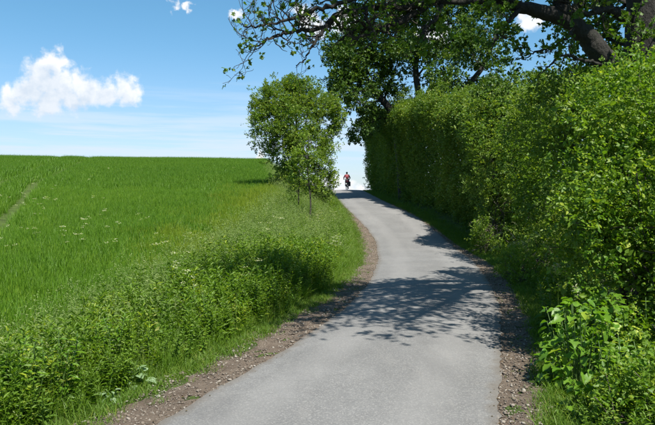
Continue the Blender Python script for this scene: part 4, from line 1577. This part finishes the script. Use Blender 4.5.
# ------------------------------------------------------------------ single plants that stand out
BIG = (np.array([[0, 0, 0], [.16, -.06, .05], [.40, .08, .10], [.46, .38, .06], [.33, .70, .02], [.14, .92, -.05], [0, 1.02, -.12],
                 [-.14, .92, -.05], [-.33, .70, .02], [-.46, .38, .06], [-.40, .08, .10], [-.16, -.06, .05], [0, .45, -.03]]),
       np.array([[i, (i + 1) % 12, 12] for i in range(12)]))


def dome_plant(name, label, cat, base, n, size, rad, mat, seedn=0, templates=None):
    """dense mound of large leaves hung outwards on leaf stalks; every leaf is a part of its own"""
    r = np.random.default_rng(seedn)
    base = np.asarray(base, float)
    root = empty(name, tuple(base))
    tag(root, label, cat)
    st = Tubes()
    for i in range(n):
        u = norm(np.array([r.normal(), r.normal(), abs(r.normal(.1, .8))]))
        q = 1 - .45 * r.random() ** 2
        q *= .72 + .5 * vnoise((u * 2.2 + seedn)[None], 1.0, 5)[0]
        tip = base + u * np.asarray(rad) * q
        tip[2] = max(tip[2], base[2] + .05)
        s = size * r.uniform(.55, 1.35)
        out = norm(np.array([u[0], u[1], 0]) + r.normal(0, .45, 3) * np.array([1, 1, .4]))
        dr = norm(out * .9 + np.array([0, 0, r.normal(-.28 + .25 * u[2], .28)]))
        Mx = frames(dr[None], np.array([r.normal(0, .4)]))[0]
        leaf = templates[i % len(templates)]
        TV = leaf[0].copy()
        TV[:, 2] += r.normal(0, .05, len(TV)) - .22 * TV[:, 1] ** 2 + .12 * np.abs(TV[:, 0])
        pos = tip - dr * s * .5
        V = TV * s @ Mx.T + pos
        c = r.random()
        me = mesh_np('leaf', V, leaf[1], {"rnd": np.full(len(leaf[1]), c), "twig": np.full(len(leaf[1]), r.random() * .9)}, smooth=True)
        link('leaf', me, M[mat], root)
        if i % 4 == 0:
            foot = base + (tip - base) * np.array([.4, .4, 0])
            st.add(smooth_path(np.array([foot, foot + (pos - foot) * .5 + np.array([0, 0, .05]), pos]), 5), np.linspace(.006, .003, 5), 4)
    link('stalk', st.mesh('stalk'), M['stem'], root)
    return root


def broad_plant(name, label, cat, base, n, size, height, mat, group=None, spread=.35, up=.35, seedn=0, leaf=BIG, wide=1.0):
    """rosette of stalked leaves; every leaf is a part of its own"""
    r = np.random.default_rng(seedn)
    base = np.asarray(base, float)
    root = empty(name, tuple(base))
    tag(root, label, cat, group)
    st = Tubes()
    for i in range(n):
        az = i * 2.399 + r.normal(0, .25)
        f = (i + .5) / n
        h = height * (.10 + .90 * f ** .8) * r.uniform(.75, 1.1)
        d = spread * (1.15 - .6 * f) * r.random() ** .5
        tip = base + np.array([math.cos(az) * d, math.sin(az) * d, h])
        foot = base + np.array([math.cos(az), math.sin(az), 0]) * d * .55 + np.append(r.normal(0, .04, 2), 0)
        pth = np.array([foot, foot + (tip - foot) * .5 + np.array([0, 0, .08 * h]), tip])
        st.add(smooth_path(pth, 5), np.linspace(.009, .005, 5), 5)
        s = size * (1.15 - .5 * f) * r.uniform(.75, 1.2)
        dr = np.array([math.cos(az) * .9, math.sin(az) * .9, r.normal(up * (f - .45), .22)])
        Mx = frames(dr[None], np.array([r.normal(0, .3)]))[0]
        TV = leaf[0].copy()
        TV[:, 2] += r.normal(0, .035, len(TV)) - .12 * TV[:, 1] ** 2
        V = TV * np.array([s * wide, s, s]) @ Mx.T + tip
        me = mesh_np('leaf', V, leaf[1], {"rnd": np.full(len(leaf[1]), r.random()), "twig": np.full(len(leaf[1]), r.random())}, smooth=True)
        link('leaf', me, M[mat], root)
    link('stalk', st.mesh('stalk'), M['stem'], root)
    return root


def gp(x, y):
    return (x, y, float(ground_z(x, y)) - .02)


p = W(572, 372, 6.9)
dome_plant('burdock', 'large leafy burdock mound with big sunlit leaves at the edge of the right shoulder', 'burdock', gp(2.66, 6.7), 300, .095, (.50, .46, 1.0), 'burdock', 1, [BIG, MAPLE, BIG])
dome_plant('burdock', 'burdock mound just behind the large one, against the dark shrubs', 'burdock', gp(3.15, 7.35), 280, .105, (.52, .5, 1.12), 'burdock', 2, [BIG, MAPLE])
dome_plant('burdock', 'low broad-leaved plant nearest the camera at the right shoulder', 'burdock', gp(2.36, 5.75), 90, .075, (.26, .26, .36), 'burdock', 3, [BIG, MAPLE])
broad_plant('felted_plant', 'pale grey-green leaved plant at the verge edge, the larger one', 'plant', gp(-2.02, 6.75), 26, .085, .22, 'pale', spread=.15, seedn=4)
broad_plant('felted_plant', 'pale grey-green leaved plant at the verge edge, the smaller one nearest the camera', 'plant', gp(-2.12, 6.15), 18, .065, .15, 'pale', spread=.11, seedn=5)


def tall_weed(name, label, cat, base, h, leaf, pairs, mat, group, seedn, stems=3, wide=.7):
    """several leafy stems from one root: stems are parts, the leaves of each stem one part"""
    r = np.random.default_rng(seedn)
    base = np.asarray(base, float)
    root = empty(name, tuple(base))
    tag(root, label, cat, group)
    for s in range(stems):
        az = r.uniform(0, 2 * PI)
        hh = h * r.uniform(.7, 1.1)
        b = base + np.array([r.normal(0, .05), r.normal(0, .05), 0])
        top = b + np.array([math.cos(az) * .2 * hh, math.sin(az) * .2 * hh, hh])
        pth = bend(b, top, 7, .03)
        tb = Tubes()
        tb.add(pth, np.linspace(.006, .003, 7), 5)
        so = link('stem', tb.mesh('stem'), M['stem'], root)
        VV, FF, A, k0 = [], [], [], 0
        for k in range(pairs):
            t = min(1, .12 + .88 * (k + r.uniform(0, .6)) / pairs)
            q = t * 6
            i = min(5, int(q))
            pp = pth[i] + (pth[i + 1] - pth[i]) * (q - i)
            sz = leaf * (1.2 - .65 * t) * r.uniform(.8, 1.2)
            a0 = k * PI / 2 + r.normal(0, .3)
            for sg in (0, PI):
                a = a0 + sg
                Mx = frames(np.array([[math.cos(a), math.sin(a), r.normal(-.25 + .5 * t, .2)]]), np.array([r.normal(0, .3)]))[0]
                VV.append(LEAF4[0] * np.array([sz * wide, sz, sz]) @ Mx.T + pp)
                FF.append(LEAF4[1] + k0)
                k0 += 6
                A.append(np.full(4, r.random()))
        A = np.concatenate(A)
        me = mesh_np('leaves', np.concatenate(VV), np.concatenate(FF), {"rnd": A, "twig": A * .8})
        lo = bpy.data.objects.new('leaves', me)
        me.materials.append(M[mat])
        C.objects.link(lo)
        lo.parent = root
        lo.matrix_parent_inverse = parent_inv(root)
    return root


for k, (px, row, y, lab) in enumerate([
        (18, 400, 5.6, 'bright pointed-leaved weed in the bottom left corner of the verge'),
        (62, 385, 5.9, 'bright pointed-leaved weed left of the smaller pale grey plant'),
        (112, 352, 6.9, 'bright pointed-leaved weed just behind the larger pale grey plant'),
        (205, 330, 8.8, 'bright bushy weed where the left weeds meet the wider gravel, halfway along'),
        (268, 300, 11.4, 'tall dark-based weed clump at the lane side under the field slope')]):
    x = float(W(px, 300, y)[0])
    x = min(x, float(road_l(y) - shoulder_w(y, -1)) - .12)
    tall_weed('tall_weed', lab, 'weed', gp(x, y), .74, .125, 12, 'burdock', None, 300 + k, stems=8, wide=.5)
for k, (x, y, lab) in enumerate([
        (2.62, 5.55, 'nettle with narrow leaves in front of the large burdock'),
        (3.55, 6.7, 'nettle with narrow leaves right of the large burdock, below the glossy shrub'),
        (3.35, 9.6, 'nettle clump on the right verge behind both burdocks')]):
    tall_weed('nettle', lab, 'nettle', gp(x, y), .75, .13, 9, 'bright', None, 400 + k, stems=6)
y = rng.uniform(4.5, 24, 420)
x = road_r(y) + shoulder_w(y, 1) + .3 + np.abs(rng.normal(0, .55, 420))
clear = (np.hypot(x - 2.52, y - 6.6) > .75) & (np.hypot(x - 2.98, y - 7.3) > .7)
x, y = x[clear], y[clear]
nw = len(x)
scatter('verge_weeds', np.stack([x, y, ground_z(x, y)], 1), eul(nw, .16), rng.uniform(.35, .95, nw), rng.integers(0, 7, nw), weeds,
        'leafy low weeds under the shrubs along the right side of the lane')

y = rng.uniform(4.4, 6.1, 130)
x = road_r(y) + shoulder_w(y, 1) + .28 + rng.uniform(0, 1.8, 130)
clear = np.hypot(x - 2.66, y - 6.7) > .6
x, y = x[clear], y[clear]
scatter('verge_weeds', np.stack([x, y, ground_z(x, y)], 1), eul(len(x), .16), rng.uniform(.4, .8, len(x)), rng.integers(0, 7, len(x)), weeds,
        'leafy weeds filling the bottom right corner below the burdock')

# pale plumes over the low bush
def plumed_grass(label, base, n, h, seedn):
    r = np.random.default_rng(seedn)
    root = empty('plumed_grass', tuple(base))
    tag(root, label, 'grass')
    tb, tp_ = TB(), TB()
    for _ in range(n):
        blade(tb, r, (base[0] + r.normal(0, .12), base[1] + r.normal(0, .12), base[2]), h * r.uniform(.3, .6), .008, r.uniform(.2, .8), r.uniform(0, 2 * PI))
    for _ in range(n):
        az = r.uniform(0, 2 * PI)
        q = blade(tb, r, (base[0] + r.normal(0, .12), base[1] + r.normal(0, .12), base[2]), h * r.uniform(.85, 1.15), .006, r.uniform(.15, .6), az)
        for z in range(26):
            t = z / 26
            pp = q + np.array([math.cos(az), math.sin(az), 0]) * .20 * t + np.array([0, 0, .03 - .11 * t * t]) + r.normal(0, .012, 3)
            leafquad(tp_, r, pp, (math.cos(az) + r.normal(0, .8), math.sin(az) + r.normal(0, .8), r.normal(0, .5)), r.uniform(.03, .055), LEAF2, 1.5, wide=.5)
    for nm, bag, m in (('blades', tb, 'sapling'), ('plumes', tp_, 'plume')):
        V, F, A, _m = bag.out()
        tag(link(nm, mesh_np(nm, V, F, {"rnd": A, "twig": A}), M[m], root), kind='stuff')


M['plume'] = leaf_mat('pale_plume', (.24, .25, .14), (.36, .36, .24), (.42, .4, .28), patch=2, rough=.7, spec=.2)
for (px, row, Y, h, n, lab) in [(526, 272, 15.0, 1.15, 16, 'clump of pale plumed grass rising over the low bush right of the lane'),
                                (560, 345, 7.6, 1.15, 7, 'few pale arching grass plumes above the large burdock'),
                                (487, 240, 22.0, 1.5, 5, 'thin pale plumed stalks beside the small light green bush')]:
    q = W(px, row, Y)
    plumed_grass(lab, gp(q[0], Y), n, h, n)

# ------------------------------------------------------------------ the cyclist and the loaded bicycle on the crest
BY = 63.0
BX = float(W(347, 190, BY)[0])
BZ = float(road_z(BY)) + .035
HEAD = .10                      # heading: slightly to the left of straight on
M['rubber'] = plain_mat('tyre_rubber', (.02, .02, .02), .8)
M['steel'] = plain_mat('dull_metal', (.35, .35, .36), .4, .8)
M['paint'] = plain_mat('dark_bicycle_paint', (.03, .03, .035), .35)
M['bag'] = plain_mat('dark_pannier_cloth', (.035, .032, .04), .8)
M['white'] = plain_mat('white_reflective_patch', (.75, .75, .75), .5, vary=.05)
M['skin'] = plain_mat('skin', (.42, .25, .18), .55, vary=.08)
M['jacket'] = plain_mat('red_jacket_cloth', (.17, .022, .032), .75, vary=.15, scale=14)
M['shorts'] = plain_mat('dark_trouser_cloth', (.02, .022, .03), .8)
M['helmet'] = plain_mat('dark_helmet', (.015, .015, .018), .4)
M['shoe'] = plain_mat('dark_shoe', (.03, .03, .03), .6)
M['hair'] = plain_mat('brown_hair', (.05, .03, .02), .7)


def local(name, me, mat, parent, smooth=True):
    o = bpy.data.objects.new(name, me)
    C.objects.link(o)
    me.materials.append(mat)
    o.parent = parent
    return o


def tube_mesh(name, paths, sides=8):
    tb = Tubes()
    for pts, rad in paths:
        rad = np.ones(len(pts)) * rad
        tb.add(np.asarray(pts, float), rad, sides)
    return tb.mesh(name)


def ring_mesh(name, R0, r0, c, n=36, m=8):
    a = np.arange(n) / n * 2 * PI
    b = np.arange(m) / m * 2 * PI
    V = np.stack([np.outer(np.ones(n), r0 * np.sin(b)) + c[0], np.cos(a)[:, None] * (R0 + r0 * np.cos(b)) + c[1], np.sin(a)[:, None] * (R0 + r0 * np.cos(b)) + c[2]], -1).reshape(-1, 3)
    i = np.arange(n)[:, None] * m
    i2 = ((np.arange(n) + 1) % n)[:, None] * m
    j = np.arange(m)[None]
    j2 = (j + 1) % m
    F = np.stack([i + j, i2 + j, i2 + j2, i + j2], -1).reshape(-1, 4)
    return mesh_np(name, V, F, smooth=True)


def soft_box(name, c, d, bev=.03):
    bm = bmesh.new()
    bmesh.ops.create_cube(bm, size=1)
    for v in bm.verts:
        v.co = Vector((v.co.x * d[0] + c[0], v.co.y * d[1] + c[1], v.co.z * d[2] + c[2]))
    bmesh.ops.bevel(bm, geom=bm.edges[:], offset=bev, segments=3, affect='EDGES', profile=.5)
    me = bpy.data.meshes.new(name)
    bm.to_mesh(me)
    bm.free()
    return me


def egg(name, c, r, sub=3, cut=None):
    bm = bmesh.new()
    bmesh.ops.create_icosphere(bm, subdivisions=sub, radius=1)
    if cut is not None:
        bmesh.ops.delete(bm, geom=[v for v in bm.verts if v.co.z < cut], context='VERTS')
    for v in bm.verts:
        v.co = Vector((v.co.x * r[0] + c[0], v.co.y * r[1] + c[1], v.co.z * r[2] + c[2]))
    for f in bm.faces:
        f.smooth = True
    me = bpy.data.meshes.new(name)
    bm.to_mesh(me)
    bm.free()
    return me


bike = empty('bicycle', (BX, BY, BZ), HEAD)
tag(bike, 'loaded touring bicycle with dark panniers ridden over the crest of the lane', 'bicycle')
for yw in (-.52, .55):
    wh = local('wheel', ring_mesh('rim', .315, .012, (0, yw, .35)), M['steel'], bike)
    local('tyre', ring_mesh('tyre', .333, .020, (0, yw, .35)), M['rubber'], wh)
    sp_ = []
    for k in range(14):
        a = k * 2 * PI / 14
        sp_.append(([(.02 * (-1) ** k, yw, .35), (0, yw + .31 * math.cos(a), .35 + .31 * math.sin(a))], .0018))
    local('spokes', tube_mesh('spokes', [([p0, p1], r_) for (p0, p1), r_ in sp_], 4), M['steel'], wh)
    local('hub', tube_mesh('hub', [([(-.045, yw, .35), (.045, yw, .35)], .02)]), M['steel'], wh)
bb, st_, ht0, ht1 = (0, -.06, .30), (0, -.22, .88), (0, .40, .62), (0, .36, .86)
local('frame', tube_mesh('frame', [([bb, st_], .017), ([bb, ht0], .018), ([(0, -.20, .80), ht1], .016), ([ht0, ht1], .02),
                                   ([(.03, -.06, .30), (.06, -.52, .35)], .010), ([(-.03, -.06, .30), (-.06, -.52, .35)], .010),
                                   ([(.02, -.2, .80), (.06, -.52, .35)], .009), ([(-.02, -.2, .80), (-.06, -.52, .35)], .009)]), M['paint'], bike)
local('fork', tube_mesh('fork', [([(0, .40, .62), (.05, .43, .58), (.055, .55, .35)], .011), ([(0, .40, .62), (-.05, .43, .58), (-.055, .55, .35)], .011)]), M['paint'], bike)
local('handlebar', tube_mesh('handlebar', [([(-.30, .26, 1.02), (-.22, .34, 1.04), (0, .38, 1.03), (.22, .34, 1.04), (.30, .26, 1.02)], .013), ([(0, .36, .86), (0, .38, 1.03)], .014)]), M['steel'], bike)
local('saddle', egg('saddle', (0, -.24, .94), (.085, .14, .04)), M['rubber'], bike)
local('seat_post', tube_mesh('seat_post', [([(0, -.22, .86), (0, -.24, .93)], .013)]), M['steel'], bike)
cr_ = local('crankset', ring_mesh('crankset', .085, .006, (.05, -.06, .30)), M['steel'], bike)
for sx, dz in ((1, -.17), (-1, .17)):
    local('crank', tube_mesh('crank', [([(sx * .06, -.06, .30), (sx * .085, -.04, .30 + dz)], .010)]), M['steel'], cr_)
    local('pedal', soft_box('pedal', (sx * .13, -.04, .30 + dz), (.09, .08, .022), .006), M['rubber'], cr_)
rk = local('rack', tube_mesh('rack', [([(.06, -.30, .76), (.06, -.80, .76)], .006), ([(-.06, -.30, .76), (-.06, -.80, .76)], .006), ([(.07, -.66, .76), (.07, -.52, .35)], .006), ([(-.07, -.66, .76), (-.07, -.52, .35)], .006)]), M['steel'], bike)
for sx in (-1, 1):
    pn = local('pannier', soft_box('pannier', (sx * .17, -.58, .56), (.17, .34, .40), .045), M['bag'], bike)
    local('flap', soft_box('flap', (sx * .17, -.58, .775), (.18, .35, .06), .025), M['bag'], pn)
    if sx < 0:
        local('patch', soft_box('patch', (sx * .17, -.753, .60), (.10, .012, .10), .005), M['white'], pn)
local('rear_bag', soft_box('rear_bag', (0, -.56, .84), (.34, .26, .14), .05), M['jacket'], bike)
local('mudguard', tube_mesh('mudguard', [([(0, -.52 + .375 * math.cos(a), .35 + .375 * math.sin(a)) for a in np.linspace(.6, 3.3, 12)], .016)]), M['paint'], bike)
local('rear_light', soft_box('rear_light', (0, -.82, .73), (.06, .02, .04), .008), M['jacket'], bike)

rider = empty('person', (BX, BY, BZ), HEAD)
tag(rider, 'person in a red jacket and dark helmet riding away on a loaded bicycle', 'person')


def skin_body(name, joints, edges, mat, parent, sub=1):
    """one continuous surface grown round a skeleton"""
    names = list(joints)
    me = bpy.data.meshes.new(name)
    me.from_pydata([joints[k][0] for k in names], [(names.index(a), names.index(b)) for a, b in edges], [])
    o = bpy.data.objects.new(name, me)
    C.objects.link(o)
    sk = o.modifiers.new('skin', 'SKIN')
    sk.use_smooth_shade = True
    if not me.skin_vertices:
        bpy.context.view_layer.objects.active = o
        bm = bmesh.new()
        bm.from_mesh(me)
        bm.verts.layers.skin.verify()
        bm.to_mesh(me)
        bm.free()
    for k, sv in zip(names, me.skin_vertices[0].data):
        r_ = joints[k][1]
        sv.radius = r_ if isinstance(r_, tuple) else (r_, r_)
        sv.use_root = (k == names[0])
    ss = o.modifiers.new('smooth', 'SUBSURF')
    ss.levels = ss.render_levels = sub
    me.materials.append(mat)
    o.parent = parent
    return o


J = {'pelvis': ((0, -.22, 1.03), (.15, .12)), 'waist': ((0, -.14, 1.17), (.13, .10)), 'chest': ((0, -.03, 1.36), (.15, .11)), 'neckb': ((0, .06, 1.50), .065),
     'neck': ((0, .09, 1.56), .055), 'head': ((0, .12, 1.65), (.078, .09)), 'crown': ((0, .12, 1.74), (.07, .085))}
E = [('pelvis', 'waist'), ('waist', 'chest'), ('chest', 'neckb'), ('neckb', 'neck'), ('neck', 'head'), ('head', 'crown')]
for sd_, nm, kz, fz in ((1, 'r', .72, .165), (-1, 'l', .88, .505)):
    J['sh' + nm] = ((sd_ * .19, .03, 1.45), .062)
    J['el' + nm] = ((sd_ * .31, .06, 1.20), .046)
    J['wr' + nm] = ((sd_ * .285, .24, 1.08), .030)
    J['pa' + nm] = ((sd_ * .282, .29, 1.065), .034)
    E += [('chest', 'sh' + nm), ('sh' + nm, 'el' + nm), ('el' + nm, 'wr' + nm), ('wr' + nm, 'pa' + nm)]
    for q, dxf in enumerate((-.024, -.008, .008, .024)):
        J['f%s%d' % (nm, q)] = ((sd_ * .282 + dxf, .345 - abs(dxf) * .3, 1.058), .009)
        J['g%s%d' % (nm, q)] = ((sd_ * .282 + dxf, .350, 1.020), .008)
        E += [('pa' + nm, 'f%s%d' % (nm, q)), ('f%s%d' % (nm, q), 'g%s%d' % (nm, q))]
    J['t' + nm] = ((sd_ * .282 - sd_ * .045, .30, 1.045), .010)
    E += [('pa' + nm, 't' + nm)]
    J['hp' + nm] = ((sd_ * .10, -.20, .98), .095)
    J['kn' + nm] = ((sd_ * .12, .13, kz), .060)
    J['cf' + nm] = ((sd_ * .122, .06, (kz + fz) * .54), .058)
    J['an' + nm] = ((sd_ * .125, -.06, fz + .06), .038)
    J['to' + nm] = ((sd_ * .130, .10, fz), .034)
    E += [('pelvis', 'hp' + nm), ('hp' + nm, 'kn' + nm), ('kn' + nm, 'cf' + nm), ('cf' + nm, 'an' + nm), ('an' + nm, 'to' + nm)]
skin_body('body', J, E, M['skin'], rider)
JJ = {k: (J[k][0], tuple(x + .022 for x in (J[k][1] if isinstance(J[k][1], tuple) else (J[k][1],) * 2))) for k in ('waist', 'chest', 'neckb', 'shr', 'elr', 'wrr', 'shl', 'ell', 'wrl', 'pelvis')}
JJ['waist'] = ((0, -.14, 1.17), (.165, .135))
JJ['pelvis'] = ((0, -.20, 1.07), (.17, .14))
JJ['wrr'] = ((.288, .20, 1.105), (.042, .042))
JJ['wrl'] = ((-.288, .20, 1.105), (.042, .042))
JJ = {k: JJ[k] for k in ('chest', 'waist', 'pelvis', 'neckb', 'shr', 'elr', 'wrr', 'shl', 'ell', 'wrl')}
skin_body('jacket', JJ, [('chest', 'waist'), ('waist', 'pelvis'), ('chest', 'neckb'), ('chest', 'shr'), ('shr', 'elr'), ('elr', 'wrr'), ('chest', 'shl'), ('shl', 'ell'), ('ell', 'wrl')], M['jacket'], rider)
JT = {k: (J[k][0], tuple(x + .015 for x in (J[k][1] if isinstance(J[k][1], tuple) else (J[k][1],) * 2))) for k in ('pelvis', 'hpr', 'knr', 'cfr', 'hpl', 'knl', 'cfl')}
JT['pelvis'] = ((0, -.22, 1.01), (.16, .13))
skin_body('trousers', JT, [('pelvis', 'hpr'), ('hpr', 'knr'), ('knr', 'cfr'), ('pelvis', 'hpl'), ('hpl', 'knl'), ('knl', 'cfl')], M['shorts'], rider)
for nm, sd_, fz in (('r', 1, .165), ('l', -1, .505)):
    local('shoe', soft_box('shoe', (sd_ * .130, .02, fz + .005), (.095, .27, .085), .035), M['shoe'], rider)
local('helmet', egg('helmet', (0, .11, 1.70), (.105, .135, .105), 3, -.15), M['helmet'], rider)
local('hair', egg('hair', (0, .085, 1.655), (.085, .085, .085), 2), M['hair'], rider)
for sd_ in (-1, 1):
    local('ear', egg('ear', (sd_ * .085, .115, 1.635), (.014, .025, .035), 2), M['skin'], rider)
    local('eye', egg('eye', (sd_ * .032, .203, 1.655), (.012, .010, .009), 2), M['white'], rider)
local('nose', egg('nose', (0, .215, 1.63), (.014, .022, .024), 2), M['skin'], rider)
